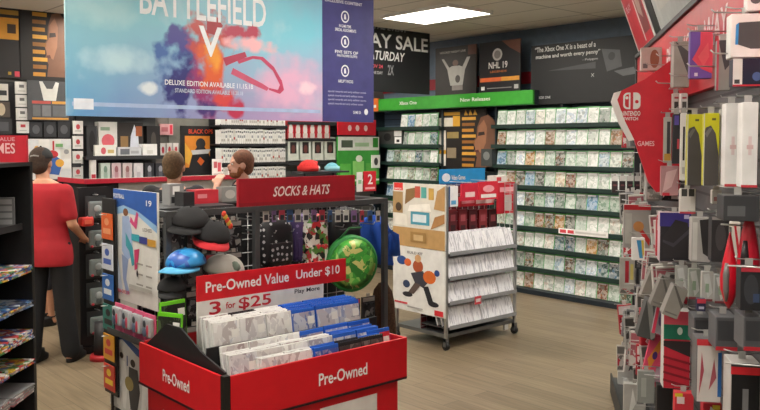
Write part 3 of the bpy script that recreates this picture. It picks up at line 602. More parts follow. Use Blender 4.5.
# person frame: faces +y, x to their right... (their left is -x)
def person(label, loc, rotz, H, J, skin, shirt, pants, hair, shoes='141416', cap=None, beard=None, shorts=False, lean=0., longsleeve=False):
    t = thing('person', label, 'person', loc, rotz); k = H/1.75
    S = lambda p: Vector((p[0]*k, p[1]*k, p[2]*k))
    j = dict(hipL=(-.09, 0, .93), hipR=(.09, 0, .93), kneeL=(-.11, .02, .5), kneeR=(.11, .02, .5), ankL=(-.12, -.02, .09), ankR=(.12, -.02, .09),
             shL=(-.185, 0, 1.42), shR=(.185, 0, 1.42), elL=(-.25, -.02, 1.14), elR=(.25, -.02, 1.14), wrL=(-.24, .1, .9), wrR=(.24, .1, .9), head=(0, .02, 1.62), neck=(0, 0, 1.46))
    j.update(J); j = {a: S(b) for a, b in j.items()}
    hd = j['head']; sk = mat(skin, .55); b = MB()
    # torso
    def torso(e=0.):
        c = lambda z: (lerp((0, 0, 0), (j['neck'].x, j['neck'].y, 0), max(0, (z-.9)/.56)))
        T = [(.76, .12, .09), (.8, .15, .1), (.86, .165, .113), (.92, .165, .115), (1.0, .16, .11), (1.1, .145, .1), (1.2, .155, .108), (1.32, .175, .115), (1.4, .175, .105), (1.45, .12, .08), (1.48, .06, .06)]
        return [ering((c(z).x, c(z).y, z*k), (rx+e)*k, (ry+e)*k) for z, rx, ry in T]
    b.loft(torso()[2:], sk)
    for s in 'LR':
        capsule(b, j['sh'+s], j['el'+s], .052*k, .04*k); capsule(b, j['el'+s], j['wr'+s], .04*k, .027*k)
        capsule(b, j['hip'+s], j['knee'+s], .085*k, .058*k); capsule(b, j['knee'+s], j['ank'+s], .056*k, .036*k)
        # foot
        capsule(b, j['ank'+s]+Vector((0, -.02*k, -.04*k)), j['ank'+s]+Vector((0, .15*k, -.055*k)), .035*k, .03*k)
        # hand: palm + five unequal curled fingers
        wv = (j['wr'+s]-j['el'+s]).normalized(); side = wv.cross(Vector((0, 0, 1))).normalized() if abs(wv.z) < .95 else Vector((0, 1, 0)); nrm = wv.cross(side).normalized()
        pl = j['wr'+s]+wv*.075*k
        for q in (-.026, 0, .026): capsule(b, j['wr'+s]+side*q*k*.5, pl+side*q*k, .017*k, .016*k, 8)
        for fi, ln in enumerate((.062, .074, .07, .054)):
            st = pl+side*(-.033+.022*fi)*k; mid = st+(wv*.6*ln+nrm*.012)*k; en = mid+(wv*.45*ln+nrm*.025)*k
            capsule(b, st, mid, .009*k, .008*k, 8); capsule(b, mid, en, .008*k, .007*k, 8)
        th = j['wr'+s]+(wv*.03-side*.03)*k; capsule(b, th, th+(wv*.035-side*.03+nrm*.012)*k, .011*k, .009*k, 8); capsule(b, th+(wv*.035-side*.03+nrm*.012)*k, th+(wv*.06-side*.032+nrm*.02)*k, .009*k, .008*k, 8)
    capsule(b, j['neck']-Vector((0, 0, .03*k)), hd-Vector((0, .01*k, .06*k)), .055*k, .05*k)
    b.ball(hd+Vector((0, -.01, .02))*k, (.074*k, .092*k, .1*k), sk, 20, 14)
    b.ball(hd+Vector((0, .022, -.052))*k, (.056*k, .066*k, .06*k), sk, 16, 10)
    b.ball(hd+Vector((0, .094, -.018))*k, (.013*k, .02*k, .024*k), sk, 10, 8)
    b.ball(hd+Vector((0, .078, -.062))*k, (.026*k, .014*k, .011*k), sk, 10, 8)
    for s in (-1, 1): b.ball(hd+Vector((s*.076, -.005, -.008))*k, (.012*k, .02*k, .032*k), sk, 10, 8); b.ball(hd+Vector((s*.028, .072, .026))*k, (.022*k, .014*k, .01*k), sk, 10, 8)
    remesh(b, 'body', t, sk, .0085, 2)
    e = MB()
    for s in (-1, 1):
        e.ball(hd+Vector((s*.028, .0755, .006))*k, (.012*k, .008*k, .007*k), mat('e8e6e2', .3), 10, 8); e.ball(hd+Vector((s*.028, .083, .006))*k, (.005*k, .003*k, .005*k), mat('2a1c14', .3), 8, 6)
    e.build('eyes', t)
    lp = MB(); lp.ball(hd+Vector((0, .09, -.062))*k, (.022*k, .006*k, .007*k), mat('a8605a'), 12, 6); lp.build('mouth', t)
    if hair:
        hm = MB(); hh = mat(hair, .8, var=.3, scale=60)
        hm.ball(hd+Vector((0, -.022, .034))*k, (.084*k, .098*k, .098*k), hh, 22, 12, -.35, 1.)
        hm.ball(hd+Vector((0, -.05, -.01))*k, (.076*k, .066*k, .085*k), hh, 18, 12)
        remesh(hm, 'hair', t, hh, .009, 3)
    if beard:
        bd = MB(); bh = mat(beard, .85, var=.3, scale=70); bd.ball(hd+Vector((0, .036, -.082))*k, (.056*k, .06*k, .036*k), bh, 18, 10)
        for s in (-1, 1): bd.ball(hd+Vector((s*.06, .012, -.045))*k, (.012*k, .03*k, .036*k), bh, 12, 8)
        bd.ball(hd+Vector((0, .092, -.046))*k, (.03*k, .011*k, .008*k), bh, 12, 8); remesh(bd, 'beard', t, bh, .008, 2)
    # shirt
    sm = mat(shirt, .8); c = MB(); TS = torso(.016)[1:-1]; TS[0] = ering((0, 0, .79*k), .192*k, .14*k); TS[1] = ering((0, 0, .86*k), .197*k, .147*k); TS[2] = ering((0, 0, .93*k), .192*k, .143*k); c.loft(TS, sm)
    for s in 'LR':
        end = j['el'+s] if longsleeve else lerp(j['sh'+s], j['el'+s], .72)
        capsule(c, j['sh'+s], end, .068*k, .06*k)
        if longsleeve: capsule(c, j['el'+s], j['wr'+s], .055*k, .04*k)
        capsule(c, lerp(j['neck'], j['sh'+s], .3)-Vector((0, 0, .045*k)), j['sh'+s]-Vector((0, 0, .005*k)), .055*k, .06*k)
    remesh(c, 'shirt', t, sm, .012, 5)
    pm = mat(pants, .85); c = MB(); c.loft([ering((0, 0, z*k), rx*k, ry*k) for z, rx, ry in ((.82, .13, .105), (.9, .178, .128), (.97, .178, .126), (1.0, .17, .12))], pm)
    for s in 'LR':
        capsule(c, j['hip'+s], j['knee'+s], .1*k, .078*k)
        if not shorts: capsule(c, j['knee'+s], lerp(j['knee'+s], j['ank'+s], 1.0), .08*k, .074*k)
    remesh(c, 'shorts' if shorts else 'trousers', t, pm, .013, 5)
    for s in 'LR':
        c = MB(); an = j['ank'+s]; x = an.x; m_ = mat(shoes, .6)
        c.loft([[(x+ (.048+.0*q)*k*math.cos(2*math.pi*i/16)*(1 if z < .09 else .85), an.y+(.055+ (.125 if z < .06 else .09))*.5*k + ((.16 if z < .06 else .11)*.9*k)*math.sin(2*math.pi*i/16), z*k) for i in range(16)] for q, z in enumerate((0, .03, .06, .09))]+[[(x+.045*k*math.cos(2*math.pi*i/16), an.y+.05*k*math.sin(2*math.pi*i/16), .12*k) for i in range(16)]], m_)
        c.build('shoe', t)
    if cap:
        cmm = mat(cap, .8); c = MB(); c.ball(hd+Vector((0, -.012, .045))*k, (.088*k, .102*k, .085*k), cmm, 22, 10, -.1, 1.)
        c.loft([[(hd.x+.07*k*math.cos(math.pi*i/10), hd.y+(.07+(.09 if q % 3 else .0)*math.sin(math.pi*i/10)*1.)*k, hd.z+(.05-.006*(q > 1))*k) for i in range(11)] for q in (0, 1, 2, 3)], cmm)
        cp = c.build('cap', t)
        sn = MB(); sn.ball(hd+Vector((0, -.014, .13))*k, .009*k, cmm, 8, 6)
        sn.tube([(hd.x-.035*k, hd.y-.106*k, hd.z+.055*k), (hd.x, hd.y-.118*k, hd.z+.062*k), (hd.x+.035*k, hd.y-.106*k, hd.z+.055*k)], .006*k, mat('8a8684')); sn.build('strap', cp)
    return t
FACE = -A   # rotz that faces straight away from the camera
p1 = onD(51, 355, 6.22); p1.z = 0
person('man in red t-shirt, black trousers and black cap standing with his back turned', p1, FACE-.12, 1.70,
       dict(head=(-.075, .05, 1.61), neck=(-.035, .01, 1.46), shL=(-.165, 0, 1.38), shR=(.145, 0, 1.38), ankL=(-.13, -.06, .09), ankR=(.15, .04, .09), kneeL=(-.12, .0, .5), elL=(-.2, .05, 1.12), wrL=(-.12, .24, 1.05), elR=(.2, .0, 1.12), wrR=(.19, .2, .99)),
       'c08a6c', 'ae1d28', '17171a', '3a2a20', cap='232426')
p2 = onD(48, 322, 7.55); p2.z = 0
person('small person mostly hidden behind the man in red, one bare lower leg showing', p2, FACE+2.2, 1.33, dict(), 'c08a6c', '3a3a44', '2c2c34', '3a2a20', shorts=True)
p3 = onD(175, 300, 5.9); p3.z = 0
person('customer with brown hair seen from behind, head above the hat rack', p3, FACE-.05, 1.665, dict(), 'b98b70', '26252a', '2a2c34', '6a5238', longsleeve=False)
p4 = onD(245, 300, 6.45); p4.z = 0
person('bearded employee in dark shirt in profile, hand raised to his chin', p4, FACE+math.pi/2+.4, 1.675,
       dict(shL=(-.185, .0, 1.42), elL=(-.14, .3, 1.3), wrL=(-.05, .24, 1.44), head=(0, .03, 1.615)), 'd4a088', '1d1d22', '17171a', '6e4630', beard='84512f')

# ------------------------------------------------------------------ counter island behind the hat rack
ct = thing('counter', 'black display counter with red edged top right of the man in red', 'counter', (3.3, 6.78, 0))
cw = .74
MB().box(-cw, cw, -.26, .26, .08, 1.39, mat('1c1a1c')).build('body', ct)
MB().box(-cw+.03, cw-.03, -.24, .24, 0, .08, BLK).build('plinth', ct)
MB().bbox(-cw-.03, cw+.03, -.3, .3, 1.39, 1.4, mat('cfcac4'), .004).build('worktop', ct)
MB().box(-cw-.035, cw+.035, -.306, -.3, 1.385, 1.425, mat('b81e34')).box(-cw-.036, -cw-.03, -.3, .3, 1.385, 1.425, mat('b81e34')).build('edge_band', ct)
MB().box(-cw+.27, cw-.005, -.265, -.26, .1, 1.38, mat('b9b5ae')).build('front_panel', ct)
# blister display column on the counter's end
bc = thing('blister_rack', 'narrow black rack of hanging figure packs right of the man in red', 'rack', (2.57, 6.42, 0))
MB().box(-.12, .13, .0, .06, .05, 1.36, mat('18171a')).build('back_panel', bc)
MB().box(-.11, .12, -.02, .08, 0, .06, BLK).build('base', bc)
for i in range(5): MB().tube([(0, 0, 1.3-.235*i), (0, -.1, 1.305-.235*i)], .004, wire, 6).build('peg_hook', bc)
for i in range(5):
    z = 1.09-.235*i
    o = thing('blister_pack', 'clear figure blister pack on the narrow black rack, %s from the top' % ORD[i], 'toy', (2.575, 6.385, z), 0, 'figure blister packs on the narrow rack')
    b = MB(); b.box(-.085, .085, -.003, .003, 0, .2, '3a3c3e'); b.box(-.01, .01, -.003, .003, .2, .225, '3a3c3e'); b.build('card', o)
    b = MB(); b.bbox(-.07, .07, -.045, -.003, .02, .16, mat('7d8685', .15), .02); b.build('blister', o)
    b = MB(); b.ball((0, -.045, .1), (.03, .012, .03), 'a8b0b0'); b.ball((0, -.045, .055), (.025, .01, .03), '555d5e'); b.ball((-.05, -.04, .03), .012, 'c03040'); b.build('figure', o)
o = MB().bbox(-.05, .05, -.05, .05, 0, .07, mat('d8382e'), .02).box(-.03, .03, -.055, -.05, .02, .05, 'e86a50').build('red_tag', loc=tuple(onY(86, 226, 6.28))); 
MB().tube([(0, .05, .05), (.04, .065, .07)], .004, wire, 6).build('hook', o)
tag(o, 'red orange puffy tag at the left edge of the narrow black rack', 'tag')
# red round base
b = MB(); b.loft([ering((0, 0, 0), .1, .1), ering((0, 0, .03), .1, .1), ering((0, 0, .045), .09, .09)], mat('b01c24'))
b.loft([ering((0, 0, .045), .07, .07), ering((0, 0, .3), .06, .06)], mat('242224'))
b_p = onZ(103, 359, 0)
tag(b.build('stool_base', loc=(b_p.x, b_p.y, 0)), 'dark round post on a red base at the foot of narrow rack', 'stand')
# items on the counter and around
def small(label, name, cat, px, py, Y, w, h, t, c, shapes=(), group=None):
    p = onY(px, py, Y); return board(name, label, cat, (p.x, Y, p.z), 0, w, h, t, c, [([(u*w, v*h) for u, v in pts], cc) for pts, cc in shapes], (), group)
small('small white price sign with red figures on the counter left of the employee', 'price_sign', 'sign', 217, 177, 6.62, .1, .17, .008, 'dcd8d4', [(rc(.15, .5, .5, .85), 'c05a60'), (rc(.55, .3, .9, .8), 'c8505a'), (rc(.1, .1, .8, .2), 'b8b0ac')])
# ------------------------------------------------------------------ socks and hats rack
RX0, RX1, RY0, RY1, RH = 1.80, 3.26, 3.6, 4.25, 1.385
rk = thing('hat_rack', 'grey metal four post rack of socks, hats and bags', 'rack', ((RX0+RX1)/2, (RY0+RY1)/2, 0))
hx, hy = (RX1-RX0)/2, (RY1-RY0)/2; rc_x = (RX0+RX1)/2; rc_y = (RY0+RY1)/2
gm = mat('5a5c5e', .4, .5)
for x in (-hx+.015, .525-.73+.0, hx-.015):
    for y in (-hy+.015, hy-.015):
        MB().box(x-.015, x+.015, y-.015, y+.015, 0.07, RH-.02, gm).build('post', rk)
for y in (-hy+.015, hy-.015): MB().box(-hx, hx, y-.014, y+.014, RH-.03, RH, gm).build('rail', rk)
for x in (-hx+.015, hx-.015): MB().box(x-.014, x+.014, -hy+.03, hy-.03, RH-.03, RH, gm).build('rail', rk)
MB().bbox(-hx, hx, -hy, hy, .05, .1, mat('2c2d30'), .006).build('base_deck', rk)
mesh_ = MB()
for i in range(20): x = -hx+.04+i*(2*hx-.08)/19; mesh_.tube([(x, .04, .1), (x, .04, RH-.03)], .0025, wire, 5)
for i in range(16): z = .15+i*.078; mesh_.tube([(-hx+.03, .036, z), (hx-.03, .036, z)], .0025, wire, 5)
mesh_.build('wire_grid', rk)
MB().box(-hx+.03, hx-.03, .06, .075, .1, RH-.03, mat('26272a')).build('divider_panel', rk)
MB().box(-hx+.03, -.22, -.12, .25, RH-.012, RH-.002, mat('3c3d40')).build('top_shelf', rk)
for i in range(12):
    for z in (1.3, 1.22):
        x = -hx+.08+i*.12
        MB().tube([(x, .036, z), (x, -.26, z+.005), (x, -.27, z+.02)], .003, wire, 5).build('peg_hook', rk)
# header sign
a = onY(240, 190, RY0-.01); b_ = onY(356.5, 190, RY0-.01); w = b_.x-a.x
board('header_sign', 'dark red SOCKS & HATS header sign standing on the rack', 'sign', ((a.x+b_.x)/2, RY0+.015, RH), 0, w, .148, .02, 'a01424', [(rc(w*.002, 0, w, .02), '8e1220')],
      [('SOCKS & HATS', w*.27, .045, w*.75, .1, 'ead8d4', .25)])
# FIFA-like poster on the left end (faces -X)
def endboard(label, py_top, py_bot, px0, px1, X, t, bg, shapes, texts=(), name='poster', cat='poster', zr=None):
    a = onX(px0, py_bot, X); b_ = onX(px1, py_top, X); w = a.y-b_.y
    z0, z1 = zr
    sh = [([(u*w, v*(z1-z0)) for u, v in pts], cc) for pts, cc in shapes]
    tx = [(s, u0*w, v0*(z1-z0), u1*w, v1*(z1-z0), m) for s, u0, v0, u1, v1, m in texts]
    return board(name, label, cat, (X-t/2, (a.y+b_.y)/2, z0), R_(-90), w, z1-z0, t, bg, sh, tx)
endboard('white and blue poster of a footballer on the left end of the hat rack', 190, 290, 117, 159, RX0-.005, .012, 'dcdad4',
   [([(0, .8), (.25, .84), (.6, .8), (1, .7), (1, 1), (0, 1)], '2c5aa8'), ([(0, .76), (.3, .8), (.6, .78), (1, .66), (1, .72), (.6, .82), (.25, .86), (0, .82)], '8fb8dc'),
    (ell(.3, .8, .06, .035), '7a5038'), ([(.22, .76), (.38, .77), (.46, .6), (.44, .42), (.3, .36), (.2, .45)], '9fb4d6'), ([(.4, .72), (.55, .66), (.6, .8), (.56, .82), (.5, .72), (.42, .77)], 'd04a80'), ([(.3, .62), (.46, .5), (.5, .35), (.44, .33), (.38, .46), (.3, .5)], '3a9aa8'),
    ([(.2, .42), (.36, .38), (.3, .2), (.38, .08), (.3, .06), (.22, .2)], '8a9ac0'), ([(.5, .48), (.62, .5), (.56, .32), (.5, .3)], 'c83a6a'), (rc(.44, .56, .62, .62), '3aa8b8'), (rc(.62, .55, .8, .61), '3a3f88'), (rc(.8, .54, .98, .6), 'c8963a'),
    ([(.0, .3), (.1, .4), (.22, .1), (.2, .05), (.0, .12)], 'b8c4d8')]+[(rc(.55+.22*i, .36-.09*j, .7+.2*i, .375-.09*j), '9a968e') for i in range(2) for j in range(3)]+[(rc(.38, .14, .9, .17), 'b8b4ac'), (ell(.58, .28, .02, .03), '2a2a2e')],
   [('FOOTBALL', .04, .92, .3, .96, WH), ('19', .8, .88, .92, .93, WH), ('LICENSED', .72, .66, .92, .69, '55504a'), ('PRE-ORDER', .1, .07, .4, .1, 'c83a4a')], zr=(.885, 1.475))
# shelf with pink packs and lower poster on the end
es = thing('end_shelf', 'wire shelf of pink blister packs under the footballer poster', 'shelf', (RX0-.002, rc_y, .72))
MB().box(-.09, 0, -.32, .17, 0, .012, darkmetal).build('deck', es); MB().box(-.094, -.09, -.32, .17, 0, .03, darkmetal).build('lip', es)
for i in range(4):
    y = rc_y+.1-.12*i
    o = thing('blister_pack', 'pink blister pack of grey figures under the footballer poster, %s from the left' % ORD[i], 'toy', (RX0-.055, y, .733), R_(-90), 'pink blister packs on the end shelf')
    b = MB(); b.box(-.055, .055, -.003, .003, 0, .145, 'd85a80').build('card', o)
    MB().bbox(-.045, .045, -.028, -.003, .035, .13, mat('b4b8bc', .2), .01).build('blister', o)
    b = MB(); b.ball((-.012, -.028, .1), (.015, .006, .018), '3c4048').ball((-.014, -.028, .06), (.02, .006, .026), '5a6a80').ball((.02, -.028, .07), (.01, .006, .03), 'c04058'); b.build('figure', o)
endboard('white poster of three ballplayers low on the left end of the hat rack', 320, 385, 112, 159, RX0-.005, .012, 'd8d8d6',
   [([(.05, .85), (.3, .93), (.6, .8), (1, .72), (1, .8), (.6, .9), (.3, 1), (.05, .93)], '2a5aa0'), (ell(.28, .72, .04, .04), '3a2a24'), ([(.2, .66), (.36, .66), (.4, .4), (.36, .05), (.3, .05), (.28, .3), (.22, .05), (.16, .05), (.18, .4)], 'ececea'),
    (ell(.52, .68, .05, .05), '2a2220'), ([(.44, .62), (.62, .62), (.66, .35), (.6, .08), (.46, .08), (.42, .35)], '35363a'), (ell(.44, .4, .09, .09), '9a8850'), (ell(.8, .66, .04, .045), '3a2a24'), ([(.72, .6), (.88, .6), (.92, .3), (.9, .04), (.82, .04), (.8, .25), (.74, .04), (.68, .04), (.7, .3)], 'f0efec'),
    (rc(.4, .62, .42, .75), '2a4a88')], zr=(.28, .70))
# side strip of gift cards hanging behind the poster
gs = thing('card_strip', 'black strip of hanging gift cards left of the footballer poster', 'rack', (1.77, 4.2, 0))
MB().box(-.005, .005, -.085, .085, .35, 1.42, mat('1d1c1e')).build('back_panel', gs); MB().box(-.05, .05, -.12, .12, 0, .03, BLK).build('foot', gs); MB().box(-.004, .004, -.01, .01, .03, .35, BLK).build('pole', gs)
for i, (c, c2_) in enumerate((('e0642a', 'f0a070'), ('d8dce4', '4a6ac0'), ('2a6ab8', 'e8ecf0'), ('2a7a70', '1d2024'), ('d89a2a', 'c83a3a'), ('c9402f', 'e8c030'))):
    o = board('gift_card', '%s gift card on the strip left of the footballer poster' % ['orange', 'white and blue', 'blue', 'black and teal', 'yellow and red', 'red'][i], 'gift card', (1.756, 4.2, 1.2-.165*i), R_(-90), .14, .14, .004, c, [(rc(.02, .03, .12, .06), c2_), (ell(.07, .095, .03, .02), c2_)], (), 'gift cards on the strip')
    MB().tube([(0, 0, .133), (0, -.05, .136)], .003, wire, 5).build('peg_hook', gs, (-.0055, 0, 1.2-.165*i), (0, 0, R_(-90)))
# packs in the left bay
bayY = RY0+.14
packp = []
for c in ('26262a', '3a3b3f', '55565a', '1a1b1e'):
    b = MB(); b.box(-.05, .05, -.006, .006, 0, .15, mat(c)); b.box(-.012, .012, -.004, .004, .15, .17, mat('b8b6b0')); b.box(-.04, .04, -.014, -.006, .01, .11, art('sock_'+c, [c, '151518', '6a6a6c', '2a2b30', '8a8884'], 40)); b.box(-.045, .045, -.0075, -.006, .12, .145, mat('9a9894' if c != '55565a' else 'b8404a')); packp.append(b.mesh('sock_pack'))
for r in range(6):
    for i in range(12):
        x = RX0+.1+i*.12; z = 1.16-.18*r
        if x > 2.36 and r < 3: continue
        if abs(x-2.325) < .07: x += .0
        for dpt in ((0, .1) if r < 2 else (0,)):
            o = bpy.data.objects.new('sock_pack', random.choice(packp)); col.objects.link(o); o.location = (x, bayY+dpt, z+random.uniform(-.005, .005)); o.rotation_euler = (0, 0, random.uniform(-.12, .12))
            tag(o, 'dark sock pack, %s row down, %s peg from the left of the hat rack, %s' % (ORD[r], ORD[i], 'front' if dpt == 0 else 'rear'), 'sock pack', 'sock packs hanging in the hat rack')
# caps
def cap(label, px, py, Y, r, c, brim, rot, tilt=0., panel=None, roll=0., c2=None):
    p = onY(px, py, Y); t = thing('cap', label, 'cap', p, rot, 'caps hanging on the rack', rx=tilt); t.rotation_euler.y = roll
    b = MB(); m_ = art('capart_'+c+c2, [c, c2, c, '2a5ab0', c], 22) if c2 else mat(c, .85)
    b.ball((0, 0, 0), (r, r*1.08, r*.82), m_, 24, 10, 0., 1.); b.ball((0, 0, r*.82), r*.07, m_, 8, 6); b.build('crown', t)
    b = MB(); n = 14; top = []; bot = []
    for k in range(n+1):
        a_ = math.pi*k/n; cx_ = -math.cos(a_)*r*.92; f0 = -math.sin(a_)*r*.75-.25*r*0; f1 = -(r*.5+math.sin(a_)*r*1.15)
        top.append((cx_, f0, .012-.02*abs(math.cos(a_)))); bot.append((cx_*1.0, f1 if 0 < k < n else f0-.02*r, -.012-.05*abs(math.cos(a_))*r*4*.5))
    vs = top+bot+[(x, y, z-.006) for x, y, z in top+bot]; N = n+1; fs = []
    for k in range(n):
        fs.append((k, k+1, N+k+1, N+k)); fs.append((2*N+k, 3*N+k, 3*N+k+1, 2*N+k+1)); fs.append((N+k, N+k+1, 3*N+k+1, 3*N+k))
        fs.append((k+1, k, 2*N+k, 2*N+k+1))
    b.add(vs, fs, mat(brim, .8), True); b.build('brim', t)
    if panel:
        b = MB(); b.ball((0, -r*.2, r*.3), (r*.45, r*.9, r*.4), mat(panel, .8), 12, 8); b.build('emblem', t)
    return t
YF_ = RY0-.02
cap('black cap with white lettering, hanging upper left in the hat rack', 190, 222, YF_+.02, .095, '1b1b1d', '151517', R_(-50), R_(10), None, R_(8))
cap('black cap with bright red brim and gold emblem in the hat rack', 211, 236, YF_-.03, .098, '17171a', 'c01f2a', R_(-20), R_(14), None, R_(10))
cap('bright blue patterned cap with light blue brim at left of the hat rack', 186, 264, YF_-.06, .095, '2f8ac8', '5ab0dc', R_(-70), R_(2), None, R_(0), c2='1a4a98')
cap('pale grey cap with a darker brim below the red brimmed cap', 224, 270, YF_-.05, .1, 'a5a29a', '3c3a3a', R_(10), R_(8), '5c6a5e')
b = MB()
for i in range(5): p = onY(228+1.6*i, 221+3*i, YF_-.13)-onY(228, 221, YF_-.13); b.ball(tuple(p), (.014, .006, .016), 'c8a23a' if i % 2 else 'd8482e', 8, 6)
tag(b.build('cap_emblem', loc=onY(224, 214, YF_-.115)), 'gold and red stitched chain charm hanging over the red brimmed cap', 'charm')
pk = cap('small black cap with white mark low at left of the hat rack', 172, 288, YF_-.04, .07, '1a1a1c', '1a1a1c', R_(-30), R_(8))
# bags, scarf in the right bay
def bag(name, label, px0, py0, px1, py1, Y, depth, m_, strap='26262a', cat='bag'):
    a = onY(px0, py1, Y); b_ = onY(px1, py0, Y); w = (b_.x-a.x)/2; h = b_.z-a.z
    t = thing(name, label, cat, ((a.x+b_.x)/2, Y, a.z)); rings = []
    for k, (q, s_) in enumerate(((0, .5), (.03, .85), (.15, 1), (.5, 1), (.8, .92), (.94, .7), (1, .3))):
        rings.append([(w*s_*abs(math.cos(a_))**.5*(1 if math.cos(a_) > 0 else -1), depth*s_*abs(math.sin(a_))**.7*(1 if math.sin(a_) > 0 else -1), h*q) for a_ in [2*math.pi*i/24+.01 for i in range(24)]])
    MB().loft(rings, m_).build('body', t)
    MB().tube([(-w*.4, 0, h*.95), (-w*.25, 0, h*1.12), (0, .0, h*1.2), (w*.25, 0, h*1.12), (w*.4, 0, h*.95)], .007, strap, 6).build('strap', t)
    b = MB(); b.bbox(-w*.7, w*.7, -depth*1.2, -depth*.7, h*.12, h*.5, m_, .01); b.build('pocket', t)
    return t
def dots(name, c, d):
    m = bpy.data.materials.new(name); m.use_nodes = True; nt = m.node_tree; b = nt.nodes['Principled BSDF']
    tc = nn(nt, 'ShaderNodeTexCoord'); vo = nn(nt, 'ShaderNodeTexVoronoi'); vo.inputs['Scale'].default_value = 30; vo.inputs['Randomness'].default_value = .4
    lt = nn(nt, 'ShaderNodeMath', operation='LESS_THAN'); lt.inputs[1].default_value = .27; mx = nn(nt, 'ShaderNodeMix', data_type='RGBA')
    mx.inputs['A'].default_value = lin(c); mx.inputs['B'].default_value = lin(d)
    nt.links.new(tc.outputs['Object'], vo.inputs['Vector']); nt.links.new(vo.outputs['Distance'], lt.inputs[0]); nt.links.new(lt.outputs[0], mx.inputs['Factor']); nt.links.new(mx.outputs['Result'], b.inputs['Base Color'])
    return m
bag('backpack', 'black backpack with white dots hanging in the right bay of the rack', 260, 216, 291, 268, RY0+.12, .05, dots('dotted_black', '17171c', 'b8b8bc'))
bag('drawstring_bag', 'purple patterned bag between dotted backpack and comic print bag', 292, 212, 305, 262, RY0+.16, .04, dots('dotted_purple', '4a3a6a', '8a7ab0'))
bag('drawstring_bag', 'white, red and green comic print bag in the rack', 304, 213, 326, 275, RY0+.1, .045, art('comic_print', ['d8d4cc', '1a1a1a', 'c8303a', 'e0dcd4', '5a8a40', 'a83038'], 34))
bag('backpack', 'plain black backpack hanging behind the green round bag', 330, 206, 358, 250, RY0+.17, .05, mat('1c1d20'))
bag('backpack', 'dark patterned pack low in the right bay, behind the pre-owned sign', 268, 262, 300, 300, RY0+.12, .05, art('darkpat', ['1a1a20', '2a2a32', '50505a', '201c28'], 30))
# round green bag
p = onY(351, 263, RY0-.02); t = thing('round_bag', 'round green cartoon print bag with dark green rim on the rack', 'bag', p, R_(-26)); t.rotation_euler.y = R_(12)
rr_x, rr_z = .15, .165
gp = art('green_print', ['3f9a3a', '4fae44', '2f7a30', '8ac060', '3f9a3a', 'c8c87a', '3f9a3a', '8a4a3a'], 26)
b = MB(); b.M = Matrix.Rotation(R_(90), 4, 'X')
b.loft([ering((0, 0, .045), rr_x*.9, rr_z*.9, 32), ering((0, 0, .055), rr_x*.6, rr_z*.6, 32)], gp); b.build('front_print', t)
b = MB(); b.M = Matrix.Rotation(R_(90), 4, 'X'); b.loft([ering((0, 0, -.04), rr_x*.95, rr_z*.95, 32), ering((0, 0, -.03), rr_x, rr_z, 32), ering((0, 0, .035), rr_x, rr_z, 32), ering((0, 0, .045), rr_x*.93, rr_z*.93, 32)], mat('1f7a34', .6)); b.build('rim', t)
b = MB(); b.tube([(-.1, 0, .12), (-.05, 0, .2), (.02, 0, .215)], .006, mat('1d5a2c'), 6); b.build('strap', t)
# items that fill the right bay's upper pegs
hc_ = []
for c in ('d8d6d0', '8a6a9a', 'c84a5a', '3a5a8a', 'b8b6b0'):
    b = MB(); b.box(-.018, .018, -.002, .002, 0, .07, mat(c)); b.box(-.012, .012, -.003, -.002, .01, .04, mat('3a3a3e')); b.tube([(0, 0, .07), (0, 0, .09)], .002, wire, 5); hc_.append(b.mesh('hang_tag'))
for i in range(15):
    p = onY(266+8*i, 222, RY0+.03+.03*(i % 3)); o = bpy.data.objects.new('hang_tag', hc_[i % 5]); col.objects.link(o); o.location = (p.x, p.y, p.z-.0); o.rotation_euler = (0, 0, random.uniform(-.4, .4))
    tag(o, 'small product tag on the upper pegs under SOCKS & HATS sign, %s from the left' % ORD[i], 'tag', 'product tags on the upper pegs')
# jacket and brown furry bag on the right end
def cloth(name, label, cat, x, y, z0, z1, w0, w1, m_, sleeve=False):
    t = thing(name, label, cat, (x, y, z0), 0); h = z1-z0; rings = []
    for q, s_ in ((0, 1), (.25, .96), (.5, .9), (.75, .86), (.9, .7), (1, .35)):
        rings.append([((.05+.02*math.sin(5*a_+q*3))*s_*math.cos(a_), (w0+(w1-w0)*q)*s_*math.sin(a_)*(1+.05*math.sin(7*a_)), h*q) for a_ in [2*math.pi*i/28 for i in range(28)]])
    MB().loft(rings, m_).build('body', t)
    if sleeve:
        for s_ in (-1, 1):
            MB().tube([(0, s_*w1*.7, h*.85), (.01, s_*(w0), h*.6), (.02, s_*(w0), h*.2)], .035, m_, 12, True, .035).build('sleeve', t)
    MB().tube([(0, 0, h*.97), (0, 0, h+.05), (-.02, 0, h+.07), (-.05, 0, h+.075)], .003, wire, 6).build('hanger', t)
    return t
cloth('jacket', 'bright blue jacket hanging at the right end of the hat rack', 'jacket', RX1+.085, RY0+.22, .96, 1.26, .17, .12, mat('1c4fb0', .8), True)
cloth('furry_bag', 'brown furry bag hanging low at the right end of the hat rack', 'bag', RX1+.07, RY0+.12, .42, .84, .12, .1, mat('4a3424', .95, var=.35, scale=80))
